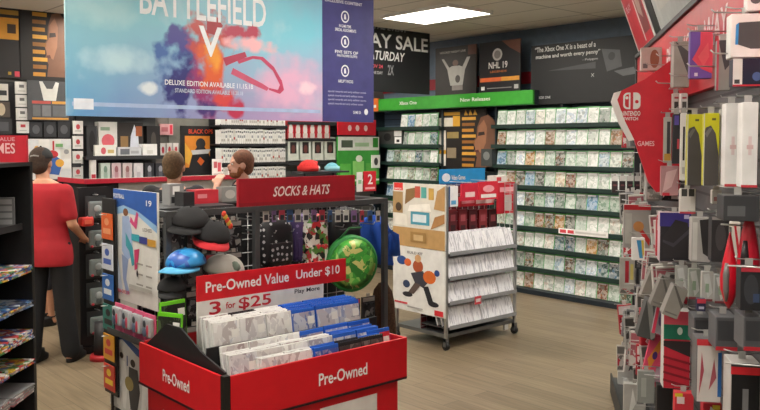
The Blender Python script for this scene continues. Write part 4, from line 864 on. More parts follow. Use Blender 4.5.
# rack top goods
TOPZ = RH-.002
def top_item(label, name, cat, px0, px1, py_top, Y, t, c, shapes=(), lift=0.):
    a = onY(px0, 200, Y); b_ = onY(px1, 200, Y); w = b_.x-a.x; h = onY(px0, py_top, Y).z-TOPZ-lift
    return board(name, label, cat, ((a.x+b_.x)/2, Y, TOPZ+lift), 0, w, max(h, .03), t, c, [([(u*w, v*h) for u, v in pts], cc) for pts, cc in shapes])
top_item('low red and pink packet lying on top of the hat rack', 'packet', 'packet', 191, 214, 190, rc_y+.1, .1, 'c4303c', [(rc(.1, .4, .5, .7), 'e08a90')])
top_item('small white and black box on the rack top, far left', 'box', 'box', 166, 180, 184, rc_y+.1, .09, '8c8c8c', [(rc(.2, .5, .7, .9), WH), (rc(.1, .1, .9, .4), '1c1c1e')])
top_item('grey clear packet on top of the rack in front of the raised hand', 'packet', 'packet', 219, 236, 187, rc_y+.12, .06, '8d908c', [(ell(.5, .5, .3, .3), 'b8b8b2')])
top_item('dark flat box on top of the rack left of the red packet', 'box', 'box', 179, 190, 192, rc_y-.02, .1, '232326')
def beanie(label, px, py, Y, r, c, c2):
    p = onY(px, py, Y); t = thing('knit_hat', label, 'hat', (p.x, Y, p.z), 0, 'hats on display behind the sign')
    b = MB(); b.ball((0, 0, .01), (r, r, r*.95), mat(c, .9, var=.2, scale=90), 22, 10, 0., 1.); b.build('crown', t)
    b = MB(); b.loft([ering((0, 0, 0), r*1.04, r*1.04), ering((0, 0, .03), r*1.06, r*1.06)], mat(c2, .9)); b.build('cuff', t)
    return t
hs = thing('hat_stand', 'slim dark stand on the rack top carrying two knit hats behind the header sign', 'stand', (onY(318, 180, rc_y).x, rc_y, RH-.03))
hz = onY(318, 171, rc_y).z-RH+.03
MB().box(-.15, .2, -.06, .06, hz-.012, hz-.001, darkmetal).build('shelf', hs)
for q in (-.1, .12): MB().tube([(q, 0, 0), (q, 0, hz-.012)], .006, darkmetal, 8).build('pole', hs)
MB().box(-.15, .2, -.02, .02, .0, .01, darkmetal).build('foot', hs)
t = beanie('red knit hat with white trim behind the SOCKS & HATS sign', 308, 171, rc_y, .062, 'd0302e', 'd0302e')
MB().ball((.07, 0, .015), .018, WH, 10, 8).build('pompom', t); MB().tube([(.02, 0, .05), (.06, 0, .045), (.072, 0, .02)], .02, mat('d0302e', .9), 8, True, .01).build('tail', t)
beanie('light blue knit hat right of the red one behind the sign', 332, 171, rc_y, .045, '6fb4c4', '8ac4d0')
# red 2 figure sign right of the header sign
YR = RY0+.033
wbox('red price card with white figure 2 right of the SOCKS & HATS sign', 364, 171, 376, 190, RY1-.03, .01, 'c9202e', [(rc(.1, .1, .9, .2), 'e8b0b0')], name='price_card', cat='card', texts=(('2', .3, .35, .7, .85, WH),), zfix=RH-.001)
wbox('white paper tag between the header sign and the red price card', 357, 172, 362.5, 196, RY1-.03, .006, 'e0dfda', [(rc(.2, .4, .8, .6), '8aba90')], name='paper_tag', cat='tag', zfix=RH-.001)

# ------------------------------------------------------------------ pre-owned bin
_f = onZ(224, 378, .8); _r = onZ(407, 341, .8); _l = onZ(138, 348, .8); print('BIN', _f, _r, _l)
BX0, BY0, BZ = _f.x, _f.y, .80; BX1 = onY(407, 341, BY0).x; BY1 = onX(138, 348, BX0).y
bn = thing('game_bin', 'red cardboard pre-owned games bin in the foreground', 'display bin', ((BX0+BX1)/2, (BY0+BY1)/2, 0))
bx, by = (BX1-BX0)/2, (BY1-BY0)/2; red = mat('c8141f', .45, var=.05); redd = mat('a81020', .5)
i_ = .03
MB().bbox(-bx+i_, bx-i_, -by+i_, by-i_, .06, .6, red, .006).build('pedestal', bn)
MB().box(-bx+i_+.02, bx-i_-.02, -by+i_+.02, by-i_-.02, 0, .06, BLK).build('plinth', bn)
rimz = .615
for nm, q in (('front', (-bx+.03, bx-.0, -by, -by+.012)), ('back', (-bx+.03, bx-.0, by-.012, by)), ('side', (bx-.012, bx, -by+.012, by-.012)), ('side', (-bx, -bx+.012, -by+.03, by-.012))):
    MB().box(*q, rimz, BZ, red).build(nm+'_panel', bn)
MB().box(-bx+.0, bx, -by+.0, by, rimz-.012, rimz, mat('14141a')).build('tray_floor', bn)
MB().box(-bx, -bx+.028, -by, -by+.028, .02, BZ+.003, mat('15130f')).build('corner_post', bn)
r_ = MB(); 
for q in ((-bx+.03, bx, -by-.001, -by), (-bx-.001, -bx, -by+.03, by)): r_.box(*q, rimz-.004, rimz+.0, mat('5a0c14'))
r_.build('fold_line', bn)
# inside: tiers and side board
tierm = mat('121214', .6)
MB().box(-bx+.04, bx-.014, -by+.21, by-.013, rimz, .70, tierm).build('tier', bn)
MB().box(-bx+.04, bx-.014, -by+.20, -by+.21, rimz, .87, tierm).build('tier_divider', bn)
pr = MB(); pr.M = Matrix.Rotation(R_(90), 4, 'Z'); qy = (BY0+BY1)/2
pr.prism([(-by+.03, rimz), (by-.02, rimz), (by-.02, .78), (3.25-qy, .92), (3.12-qy, .925), (2.93-qy, .85), (-by+.03, .81)], bx-.03, bx-.022, tierm); pr.build('side_board', bn)
text('Pre-Owned', -.03, .672, .245, .727, WH, bn, y=-by-.0016)
o = text('Pre-Owned', -.12, .672, .12, .727, WH, bn, y=-.0016); o.rotation_euler = (0, 0, R_(-90)); o.location = (-bx, .015, 0)
for q, nm in (((.24, .3), 'f'),):
    MB().box(.0, .33, -by+i_-.0015, -by+i_-.0, .40, .56, mat('d9d5cf')).build('price_panel', bn)
    MB().box(-bx+i_-.0015, -bx+i_, -.05, .2, .36, .52, mat('d9d5cf')).build('price_panel', bn)
# sign in the bin
a = onY(196.5, 290, 3.17); b_ = onY(345.5, 290, 3.17); w = b_.x-a.x
sb = thing('bin_sign', 'red sign reading Pre-Owned Value Under $10 standing in the bin', 'sign', ((a.x+b_.x)/2, 3.17, .7))
z1 = onY(196.5, 276.5, 3.17).z; z2 = onY(196.5, 302, 3.17).z; z3 = onY(196.5, 330, 3.17).z
MB().box(-w/2, w/2, -.004, .004, z2-.7, z1-.7, mat('d01c26', .4)).build('header_panel', sb)
MB().box(-w/2, w*.33, -.003, .003, .0, z2-.7, mat('e2e0dc')).build('lower_panel', sb)
text('Pre-Owned Value', -w*.45, z2-.7+.035, w*.08, z2-.7+.085, WH, sb, y=-.006)
text('Under $10', w*.13, z2-.7+.035, w*.45, z2-.7+.085, WH, sb, y=-.006)
text('3', -w*.43, z2-.7-.068, -w*.36, z2-.7-.008, 'c02030', sb, y=-.005); text('for', -w*.33, z2-.7-.05, -w*.27, z2-.7-.02, 'c02030', sb, y=-.005)
text('$25', -w*.25, z2-.7-.068, -w*.04, z2-.7-.008, 'c02030', sb, y=-.005); text('Play More', w*.12, z2-.7-.035, w*.3, z2-.7-.008, '2a2a30', sb, y=-.005)
# cases in the bin
def bincase(c, h, palname, pal, strip):
    t = thing('game_case', 'x', 'game case', (0, 0, -5)); w_ = .135
    b = MB(); b.bbox(-w_/2, w_/2, -.007, .007, 0, h, mat(c, .25), .003); b.build('shell', t)
    b = MB(); b.box(-w_/2+.004, w_/2-.003, -.0078, -.007, .004, h-.018 if strip else h-.004, art(palname, pal, 34, tint=.4, stretch=(1, 1, .6))); b.build('cover_sheet', t)
    b = MB(); b.box(w_/2-.045, w_/2-.008, -.0082, -.0078, h-.075, h-.04, mat('e9e7e2')); b.build('price_sticker', t)
    return t
kinds = {'white': bincase('dcdcda', .185, 'bin_white', ['e2e0de', 'c4c0c2', 'e8e6e2', '9a8a8a', 'd8d4d2', 'eeeeec', 'b4b8c4'], False),
         'blue': bincase('2a5fc0', .17, 'bin_blue', ['d0d2d8', '8c96b8', 'e0e0e2', '3a5aa8', 'b4a8b0', '5a5a6a'], True),
         'dark': bincase('2a2a2c', .185, 'bin_dark', ['2c2c30', '5a5450', '1a1a1c', '8a8480', '3c3a40'], True),
         'green': bincase('6ac02a', .185, 'bin_green', ['1a1c1a', '24281f', '1a1c1a', '5a6a4a', '101210', '30342a'], True),
         'red': bincase('2a5fc0', .17, 'bin_red', ['c82a34', 'c82a34', 'b8202c', 'c82a34'], True)}
protos = {k: v for k, v in kinds.items()}; used = set()
def put(kind, x, y, z, label, rx=-10, rz=0., group='game cases filed in the pre-owned bin'):
    loc = (x, y, z); rot = (R_(rx), 0, rz)
    if kind not in used:
        used.add(kind); o = protos[kind]; o.location = loc; o.rotation_euler = rot; o['label'] = label; o['group'] = group; return o
    return dup(protos[kind], loc, rot, label, group)
# front row (small set, tier floor) then stacks behind; five bands
def band(y, z, xs, kinds_, where, stack=4, dy=.019, jit=.006):
    for i, (x, k) in enumerate(zip(xs, kinds_)):
        for s_ in range(stack):
            kk = k if s_ == 0 else random.choice([k, k, 'white' if k == 'white' else 'blue'])
            put(kk, x+random.uniform(-jit, jit), y+s_*dy, z+(.015 if kk in ('blue', 'red') else 0)+random.uniform(0, .004)+.002*s_,
                '%s game case, %s from left%s of the %s' % ({'white': 'white', 'blue': 'blue topped', 'dark': 'dark', 'green': 'green', 'red': 'red covered'}[kk], ORD[i], '' if s_ == 0 else ', %s behind,' % ORD[s_-1], where),
                rx=-9, rz=random.uniform(-.03, .03))
band(BY0+.035, .64, [1.87+.136*i for i in range(5)], ['white', 'white', 'blue', 'dark', 'dark'], 'nearest row in the bin', 2)
band(BY0+.085, .665, [1.745+.136*i for i in range(6)], ['white', 'white', 'white', 'white', 'blue', 'blue'], 'second row in the bin', 3)
put('red', BX1-.1, BY0+.068, .672, 'red covered game case at the right end of the front row in the bin')
band(BY0+.155, .69, [1.75+.136*i for i in range(6)], ['white', 'white', 'white', 'blue', 'blue', 'blue'], 'third row in the bin', 1)
band(BY0+.245, .77, [1.765+.136*i for i in range(6)], ['white', 'white', 'white', 'blue', 'blue', 'blue'], 'row just before the sign', 4)
band(BY0+.33, .775, [1.77+.136*i for i in range(6)], ['white', 'dark', 'white', 'blue', 'blue', 'blue'], 'row against the sign', 2)
put('green', BX0+.14, BY1-.09, .8, 'green edged dark game case standing at the back left of the bin', rx=-6, rz=.1)
put('green', BX0+.07, BY1-.17, .765, 'green edged game case turned edge on at the left side of the bin', rx=-4, rz=-1.15)
MB().box(-bx+.014, -bx+.21, by-.2, by-.014, rimz, rimz+.11, tierm).build('tier', bn)
# ------------------------------------------------------------------ white wire rack with cartons and white slips (mid floor)
NX0, NX1, NY0, NY1, NH = 4.77, 5.66, 4.55, 5.15, 1.36
ncx, ncy = (NX0+NX1)/2, (NY0+NY1)/2; nx, ny = (NX1-NX0)/2, (NY1-NY0)/2
nr = thing('wire_rack', 'chrome wire rack on castors with tiers of white slips in mid floor', 'rack', (ncx, ncy, 0))
for x in (-nx, nx):
    for y in (-ny, ny):
        MB().box(x-.012, x+.012, y-.012, y+.012, .1, NH, wire).build('post', nr)
        c = MB(); c.tube([(x-.012, y, .035), (x+.012, y, .035)], .035, mat('1a1a1c'), 12); c.box(x-.02, x-.015, y-.015, y+.015, .03, .1, metal).box(x+.015, x+.02, y-.015, y+.015, .03, .1, metal).box(x-.02, x+.02, y-.015, y+.015, .07, .1, metal); c.build('caster', nr)
b = MB(); b.box(-nx, nx, -ny, ny, .1, .13, metal); b.build('base_frame', nr)
g_ = MB()
for i in range(11): g_.tube([(nx, -ny+i*2*ny/10, .13), (nx, -ny+i*2*ny/10, NH)], .0025, wire, 5)
for i in range(16): g_.tube([(nx, -ny, .15+.08*i), (nx, ny, .15+.08*i)], .0025, wire, 5)
g_.build('side_grid', nr)
g_ = MB()
for i in range(13): g_.tube([(-nx+i*2*nx/12, 0, .13), (-nx+i*2*nx/12, 0, NH)], .0025, wire, 5)
for i in range(16): g_.tube([(-nx, 0, .15+.08*i), (nx, 0, .15+.08*i)], .0025, wire, 5)
g_.build('back_grid', nr)
MB().box(-nx+.02, nx-.02, .01, .02, .13, NH-.02, mat('5c1a22')).build('divider_panel', nr)
tz = [.80, .595, .39, .185]
for z in tz:
    s_ = MB(); s_.box(-nx+.012, nx-.012, -ny-.03, 0, z-.012, z, mat('3a3b3e')).box(-nx+.012, nx-.012, -ny-.036, -ny-.03, z-.012, z+.02, mat('8c8e90')); s_.build('tier_shelf', nr)
slipm = art('white_slips', ['f0f0f4', 'e6e6ec', 'f4f4f8', 'c4c4cc', 'eeeef2', 'f6f6f8', 'd4d4dc'], 38, stretch=(2.2, 1, .35))
sp_ = []
for k in range(2):
    b = MB(); b.box(-.0525, .0525, -.006, .006, 0, .165, mat('dadade')); b.box(-.05, .05, -.0075, -.006, .003, .162, slipm); sp_.append(b.mesh('white_slip_case'))
for r, z in enumerate(tz):
    for q in range(3):
        for i in range(8):
            o = bpy.data.objects.new('white_slip_case', sp_[0]); col.objects.link(o)
            o.location = (NX0+.07+i*.107+random.uniform(-.004, .004), NY0-.005+q*.06, z+.002); o.rotation_euler = (R_(-16), 0, random.uniform(-.05, .05))
            tag(o, 'white slip case, %s from left, %s file, %s tier of the wire rack' % (ORD[i], ['front', 'middle', 'back'][q], ORD[r]), 'slip case', 'white slip cases on the wire rack')
# red price tag in the lowest tier
board('price_tag', 'small red price tag on the lowest tier of the wire rack', 'tag', (onY(478, 318, NY0-.04).x, NY0-.0385, .345), 0, .08, .07, .004, 'c8404a', [(rc(.01, .02, .07, .05), 'e8d0d0')])
# left side posters facing -X
def nb(label, bg, shapes, z0, z1, texts=(), y0=NY0-.01, y1=NY1+.02):
    w = y1-y0; h = z1-z0
    return board('poster', label, 'poster', (NX0-.0198, (y0+y1)/2, z0), R_(-90), w, h, .015, bg, [([(u*w, v*h) for u, v in p_], c) for p_, c in shapes], [(s, a*w, b_*h, c*w, d*h, m) for s, a, b_, c, d, m in texts])
nb('tan and white panel of cardboard kits on the wire rack side, red square at corner', 'd9d4c8',
   [(rc(0, 0, 1, .3), 'b8925e'), (rc(.02, .88, .2, 1), 'd8322e'), (rc(.0, .52, .2, .86), 'a8885c'), ([(.24, .66), (.46, .8), (.5, .95), (.26, .9)], '8a6a42'), (rc(.56, .78, .66, .95), '5aa8a0'), (rc(.44, .78, .54, .96), 'c85a48'), (rc(.7, .76, .8, .94), 'c8a050'),
    ([(.8, .62), (1, .6), (1, .98), (.86, .9)], 'b8905c'), (rc(.36, .36, .72, .56), '4a9ab0'), (rc(.4, .4, .66, .52), 'd8e4e8'), ([(.3, .56), (.75, .58), (.72, .7), (.34, .66)], 'efeae0'), ([(.74, .3), (1, .42), (1, .56), (.82, .5)], 'a87a4a'), (ell(.12, .62, .06, .07), '4a3a2a'), ([(.04, .34), (.3, .32), (.28, .5), (.06, .52)], 'e6e0d4'),
    (rc(.36, .08, .66, .24), 'a07c48'), (rc(.42, .11, .6, .2), 'c8a878')], .83, 1.375, [('SWITCH', .04, .89, .18, .92, WH)])
nb('white poster with blue and orange running robot toy figure on the wire rack side', 'e0dfdb',
   [(ell(.18, .78, .1, .07), '2a4a8a'), (ell(.3, .76, .07, .06), 'd8642e'), (ell(.5, .72, .1, .1), 'a8502e'), (ell(.5, .84, .06, .06), 'd0a070'), ([(.36, .6), (.6, .66), (.7, .5), (.6, .4), (.44, .46)], '3a3a44'), (ell(.72, .58, .12, .1), 'd0682a'), (ell(.86, .66, .05, .05), '2a4a8a'),
    ([(.44, .46), (.56, .44), (.42, .28), (.3, .28)], '5a4a44'), ([(.6, .42), (.7, .44), (.8, .2), (.7, .18)], '24242a'), (ell(.3, .26, .1, .04), '26262c'), (ell(.8, .18, .1, .04), '26262c'), (ell(.28, .42, .07, .06), '2a3a5a'), (rc(.04, .1, .3, .13), 'c8404a'), (rc(.3, .06, .6, .08), 'a8a6a2'), (rc(.82, .02, .98, .1), 'd02a34')], .27, .825,
   [('BUILD KIT', .3, .9, .6, .94, '5a5a5a')])
# blue sign and red packs on top
a = onY(438, 184, NY1); b_ = onY(483, 168, NY1)
o = board('rack_sign', 'blue sign with white oval reading Video Games on the wire rack', 'sign', ((a.x+b_.x)/2, NY1-.02, NH-.06), 0, b_.x-a.x, b_.z-NH+.06, .012, '1f8ac8', [(rc(0, 0, b_.x-a.x, .045), '1d3a78'), (ell(.08, .1, .055, .04), 'dfe8f0')],
   [('Video Games', .15, .075, .34, .12, WH)])
for i, (px0, py0, px1, py1, c, sh, lb) in enumerate([
    (448, 186, 458, 207, 'e8eaec', [(rc(0, 0, .2, 1), '2a4a7a'), (rc(.3, .1, .8, .3), '5aa8d8')], 'white and blue slim pack hanging at the top left of wire rack'),
    (462, 183, 478, 201, 'c8203a', [(rc(.2, .2, .8, .5), 'e8c8c8')], 'red pack hanging on the wire rack, left of the top row'),
    (479, 181, 498, 200, 'cc2438', [(ell(.5, .6, .3, .2), 'e8a0a8'), (rc(.1, .1, .9, .3), 'e6e2e0')], 'red pack with white band, centre of the top row on wire rack'),
    (498, 182, 515, 214, 'c01c30', [(rc(.4, .1, .8, .6), 'b8a8a4'), (rc(.1, .7, .9, .85), 'e0a0a8')], 'tall red pack with grey window at the top right of wire rack'),
    (460, 196, 476, 207, 'b81c2c', [(rc(.1, .3, .9, .7), 'd8909a')], 'small low red pack under the top row, left, on wire rack'),
    (475, 198, 494, 206, 'e4dfdc', [(rc(.0, .0, 1, .3), 'c8303c')], 'low white pack with red base in the middle of wire rack')]):
    wbox(lb, px0, py0, px1, py1, NY0+.02+.035*i, .02, c, sh, name='hanging_pack', cat='packet', group='packs on the wire rack')
    p = onY((px0+px1)/2, py0+1, NY0+.02+.035*i)
    MB().tube([(p.x-ncx, .0, p.z+.012), (p.x-ncx, p.y-ncy-.02, p.z+.012)], .003, wire, 5).build('peg_hook', nr)
for i in range(5):
    wbox('dark red pack on the rear pegs of wire rack, %s from the left' % ORD[i], 449+10*i, 209, 457+10*i, 236, NY0+.2, .02, ['6a1a22', '7a2028', '5a1820', '8a2a30', '4a1a20'][i], [(rc(.2, .55, .8, .8), 'a85058'), (rc(.2, .1, .8, .4), '3a1418')], name='hanging_pack', cat='packet', group='packs on the rear pegs of the wire rack')
board('white_card', 'tall white card leaning at the lower right end of the wire rack', 'card', (NX1+.06, NY0+.15, .0), 0, .05, .52, .02, 'dcdcda', [(rc(.01, .3, .04, .45), 'b8b8b8')])
small('white console carton standing on top of the wire rack at right', 'carton', 'box', 497, 183, NY0+.3, .16, .07, .1, 'd8d4ce', [(rc(.1, .2, .5, .8), 'c03a44')])

# ------------------------------------------------------------------ black magazine shelf, left edge (its front faces right)
LW = Vector((math.sin(0), math.cos(0)))
rF = -1.885; dFar = 4.22; rotL = -A           # local x = camera right, y = away
base = W(rF, dFar, 0)
ms = thing('magazine_shelf', 'tall black shelf unit at the left edge holding magazines and cards', 'shelving', base, rotL)
bk = mat('0b0b0d', .5)
MB().box(-.34, .045, -.015, .015, 0, 1.62, bk).build('end_panel', ms)
MB().box(-.36, -.34, -1.3, .015, 0, 1.62, bk).build('back_panel', ms)
MB().box(-.34, .045, -1.315, -1.285, 0, 1.62, bk).build('end_panel', ms)
MB().box(-.34, .03, -1.285, -.015, 0, .1, bk).build('base', ms)
MB().box(-.36, .045, -1.315, .015, 1.60, 1.62, bk).build('top_board', ms)
def zl_(py, d=3.95): return 1.72-(py-143)*d/800
shz = [1.28, 1.04, .86, .69, .555, .40, .25]
for z in shz:
    MB().box(-.34, -.005, -1.285, -.015, z-.015, z, mat('141416')).build('shelf', ms)
    MB().box(-.006, .0, -1.285, -.015, z-.015, z+.018, mat('1d1d20')).build('lip', ms)
# red header
hb = board('header_sign', 'dark red header sign with white lettering on the black magazine shelf', 'sign', base+Vector((0, 0, 1.62)), rotL, .34, .14, .02, 'b0182a', [], [('GAMES', .1, .045, .28, .1, 'd8b0b0'), ('VALUE', .18, .11, .28, .13, 'c89098')])
hb.location = W(-2.015, dFar-.03, 1.62)
mag = [art('mag_a', ['e6e4e0', '3a8a4a', 'd8b03a', 'c83a3a', '3a5aa8', 'f0eeea', 'dcd8d4'], 26), art('mag_b', ['d8d4d2', 'b8a8a8', '8a7a7c', 'e4e0de', 'a86068', 'cfc8c6'], 24), art('mag_c', ['2a4a8a', '5a8ab8', 'c8ccd4', '1d2a4a', '8a9ab0'], 24), mat('8f9092')]
mm = []
for k in range(4):
    b = MB(); b.box(-.14, .0, -.005, .005, 0, .012, mat('d8d6d2')); b = MB()
    b.box(-.2, 0, -.125, .125, 0, .007, mag[k]); mm.append(b.mesh('magazine'))
def mags(si, kind, n, lab, y0=-1.2, step=.28):
    z = shz[si]
    for j in range(4):
        for q in range(n):
            o = bpy.data.objects.new('magazine', mm[kind[q % len(kind)]]); col.objects.link(o)
            y = -.15-.275*j
            o.location = base+Matrix.Rotation(rotL, 3, 'Z') @ Vector((.05, y, z+.001+.0078*q)); o.rotation_euler = (0, 0, rotL+random.uniform(-.06, .06))
            tag(o, '%s, %s up in the %s pile from far end, %s shelf down' % (lab, ORD[q], ORD[j], ORD[si]), 'magazine', 'magazines on the black shelf')
mags(1, [0, 2], 5, 'coloured card'); mags(2, [2, 3, 0], 4, 'blue and grey magazine'); mags(3, [0], 6, 'bright magazine'); mags(4, [0, 1], 3, 'thin magazine'); mags(5, [1, 3], 6, 'pale magazine'); mags(6, [1], 6, 'grey pink magazine')
for j in range(3):
    p = W(rF-.05, dFar-.1-.25*j, shz[0]); o = board('card_pack', 'grey gridded card pack on the top shelf of magazine unit, %s from the far end' % ORD[j], 'packet', (p.x, p.y, shz[0]), rotL+.2, .09, .16, .02, '5c5d5f', [(rc(.01, .02+.035*i, .08, .045+.035*i), '8a8b8c') for i in range(4)], (), 'card packs on the top shelf')

# ------------------------------------------------------------------ accessory gondola, right side
B_ = math.atan(.20625); r0 = .65; SB, CB = math.sin(B_), math.cos(B_)
rotG = -A-B_
def Gw(x, y, z): return W(r0+x*CB+y*SB, -x*SB+y*CB, z)       # local x right, y away along the fixture
def Gpix(px, py, lx):
    t, s = ray(px, py); y = (r0+lx*CB+lx*SB*t)/(t*CB-SB); d = -lx*SB+y*CB
    return y, CAMZ+s*d, d
GY0, GY1 = 1.75, 5.55
go = thing('gondola', 'long peg wall gondola of gaming accessories along the right side', 'shelving', Gw(0, 0, 0), rotG)
MB().box(0, .06, GY0, GY1, .1, 1.93, slat('slat_dark', '55575a', '2c2d30')).build('peg_panel', go)
MB().box(-.03, .07, GY0, GY1, 1.93, 2.29, mat('c41e2e', .4)).build('red_fascia', go)
MB().box(-.05, .4, GY0, GY1, 0, .1, mat('17181a')).build('base', go)
MB().box(-.17, -.05, GY0, GY1, .06, .1, mat('3a3c3e')).box(-.18, -.17, GY0, GY1, .0, .13, mat('2a2b2d')).build('bottom_shelf', go)
MB().box(-.04, .07, GY1, GY1+.04, 0, 2.29, mat('2c2d30')).build('end_post', go)
MB().box(-.045, .08, GY0, GY1+.04, 2.29, 2.315, mat('141416')).build('black_rail', go)
MB().box(.06, .4, GY0, GY1, .1, 2.0, mat('3a3c3e')).build('core', go)
# lettering on red fascia
o = text('PLAY YOUR WAY', 0, 0, 1.4, .12, 'e6c8c8', go, y=0); o.rotation_euler = (0, 0, R_(-90)); o.location = (-.0315, 4.2, 2.08)
# tilted header posters, leaning out over the aisle
def gh(label, y0, y1, bg, shapes, name='header_poster', lean=19, h=.55, texts=()):
    w = y1-y0; t = thing(name, label, 'poster', Gw(-.005, (y0+y1)/2, 2.315), rotG-R_(90)); t.rotation_euler.x = R_(lean)
    b = board_mb(w, h, .02, bg, [([(u*w, v*h) for u, v in p_], c) for p_, c in shapes]); b.build('panel', t)
    for s, u0, v0, u1, v1, m in texts: text(s, u0*w-w/2, v0*h, u1*w-w/2, v1*h, m, t, y=b.yl)
    return t
gh('red header poster with white border leaning over the far end of the gondola', 4.72, GY1+.02, 'd8d2ce', [(rc(.05, .05, .95, 1), 'c02034'), (rc(.56, .08, .6, 1), 'd8d2ce'), (rc(.62, .15, .92, 1), '7a3034'), ([(.65, .4), (.8, .3), (.88, .7), (.75, .95), (.66, .8)], 'a88a80'), (ell(.3, .75, .1, .08), 'dca8ac')], texts=(('PLAY', .15, .5, .4, .58, 'e8c8cc'),))
gh('black header strip between the red and the grey header posters', 4.5, 4.69, '17181b', [])
gh('pale grey header poster leaning over the middle of the gondola', 3.45, 4.48, 'aeb0ae', [(rc(.1, .2, .5, .9), 'b8b6b0'), ([(.2, .3), (.45, .5), (.4, .9), (.2, .8)], 'b8aa98'), (rc(.68, .3, .95, .35), '8a8c8c')])
gh('pale header poster nearest the camera on the gondola', 2.2, 3.42, 'a8aaa8', [(rc(.1, .2, .6, .9), 'b4b6b4')])
# small picture box below the rail at far end
# Nintendo sail sign at the far end
def gpoly(pix, lx_plane_y):  # points on plane local y = const
    out = []
    for px, py in pix:
        t, s = ray(px, py); x = lx_plane_y*(t*CB-SB); x = (x-r0)/(CB+SB*t); d = -x*SB+lx_plane_y*CB; out.append((x, CAMZ+s*d))
    return out
ys = 3.72
pts = gpoly([(621, 91), (645, 79), (674, 58), (679, 120), (679, 190), (656, 192), (648, 182), (634, 140), (624, 120), (617, 100)], ys)
sg = thing('end_sign', 'red sail shaped Nintendo Switch sign with white curved edge at the gondola end', 'sign', Gw(0, ys, 0), rotG)
b = MB(); b.prism(pts, -.012, .012, mat('cc1c30', .45)); b.build('red_panel', sg)
pe = gpoly([(621, 91), (617, 100), (624, 120), (634, 140), (629, 141), (619, 124), (611, 102), (614, 93)], ys)
b = MB(); b.prism(pe, -.016, .016, mat('e6e2e0')); b.build('white_edge', sg)
cx_, cz_ = gpoly([(631.5, 101)], ys)[0]; u = .038
b = MB(); b.closed = False
def rr2(x0, x1, z0, z1, r, left):
    P = []
    if left:
        P = [(x1, z0), (x1, z1)]+[(x0+r-r*math.sin(a_*math.pi/12), z1-r+r*math.cos(a_*math.pi/12)) for a_ in range(7)]+[(x0+r-r*math.cos(a_*math.pi/12), z0+r-r*math.sin(a_*math.pi/12)) for a_ in range(7)]
    else:
        P = [(x0, z1), (x0, z0)]+[(x1-r+r*math.sin(a_*math.pi/12), z0+r-r*math.cos(a_*math.pi/12)) for a_ in range(7)]+[(x1-r+r*math.cos(a_*math.pi/12), z1-r+r*math.sin(a_*math.pi/12)) for a_ in range(7)]
    return P
b.poly(rr2(cx_-u, cx_-.006, cz_-u, cz_+u, .02, True), -.0135, mat(WH)); b.poly(rr2(cx_-u+.008, cx_-.013, cz_-u+.008, cz_+u-.008, .014, True), -.0142, mat('cc1c30', .45)); b.poly(ell(cx_-.022, cz_+.014, .007, .007), -.0149, mat(WH))
b.poly(rr2(cx_+.006, cx_+u, cz_-u, cz_+u, .02, False), -.0135, mat(WH)); b.poly(ell(cx_+.022, cz_-.004, .008, .008), -.0142, mat('cc1c30', .45)); b.build('logo', sg)
p = gpoly([(621, 116), (640, 111)], ys); text('NINTENDO', p[0][0], p[0][1], p[1][0], p[1][1], WH, sg, y=-.0135); p = gpoly([(621, 120.5), (640, 117)], ys); text('SWITCH', p[0][0]+.01, p[0][1], p[1][0]-.01, p[1][1], WH, sg, y=-.0135)
p = gpoly([(637, 146), (654, 141)], ys); text('GAMES', p[0][0], p[0][1], p[1][0], p[1][1], 'e8b8bc', sg, y=-.0135)
MB().box(max(x for x, z in pts)-.02, -.004, -.01, .01, 1.55, 1.9, mat('2a2b2d')).build('bracket', sg)

occ = []; pocc = [(612, 58, 662, 190, 3.75), (617, 0, 660, 70, 5.5), (690, 0, 760, 110, 3.)]
def proj(p):
    r = CA*p.x-SA*p.y; d = SA*p.x+CA*p.y; s_ = (p.z-CAMZ)/d; t_ = r/d; dep = math.cos(PH)-s_*math.sin(PH); return 380+F*t_/dep, PY0-F*(s_*math.cos(PH)+math.sin(PH))/dep
def item(label, name, cat, bb, g=0., th=.05, c='8c8c8c', shapes=(), hook=True, kids=(), side=None, group=None, roll=0., texts=(), yaw=0., minback=0):
    x0, y0, x1, y1 = bb
    ly, zt, d = Gpix(x1, y0, -.02-g); _, zb, _ = Gpix(x1, y1, -.02-g)
    # width from the left edge, on the same local y
    t, s = ray(x0, y0); xl = ly*(t*CB-SB); xl = (xl-r0)/(CB+SB*t); w = (-.02-g)-xl; h = zt-zb
    xc = (-.02-g)-w/2
    t_ = thing(name, label, cat, Gw(xc, ly+th/2, zb), rotG+yaw, group); t_.rotation_euler.y = roll
    b = MB(); b.bbox(-w/2, w/2, -th/2, th/2, 0, h, side or c, min(.004, th*.3)); b.build('pack', t_)
    f = MB(); f.closed = False; y = -th/2-.0012
    f.poly([(-w/2+.002, .002), (w/2-.002, .002), (w/2-.002, h-.002), (-w/2+.002, h-.002)], y, mat(c))
    for p_, cc in shapes:
        y -= .0004; f.poly([(-w/2+u_*w, v_*h) for u_, v_ in p_], y, mat(cc) if isinstance(cc, str) else cc)
    f.build('printed_face', t_)
    for s_, u0, v0, u1, v1, m in texts: text(s_, -w/2+u0*w, v0*h, -w/2+u1*w, v1*h, m, t_, y=y-.001)
    if hook:
        MB().box(-.01, .01, -.002, .002, h, h+.022, 'a8a6a2').build('hang_tab', t_)
        MB().tube([(0, ly+th/2, zt+.018), (xc-w/2*0-.03, ly+th/2, zt+.02), (xc-w/2-.01, ly+th/2, zt+.026)], .002, wire, 6).build('peg_hook', go)
    occ.append((xc-w/2, xc+w/2, ly, ly+th, zb, zt)); pocc.append((x0, y0, x1, y1, ly))
    return t_
WB = 'e2e0dd'
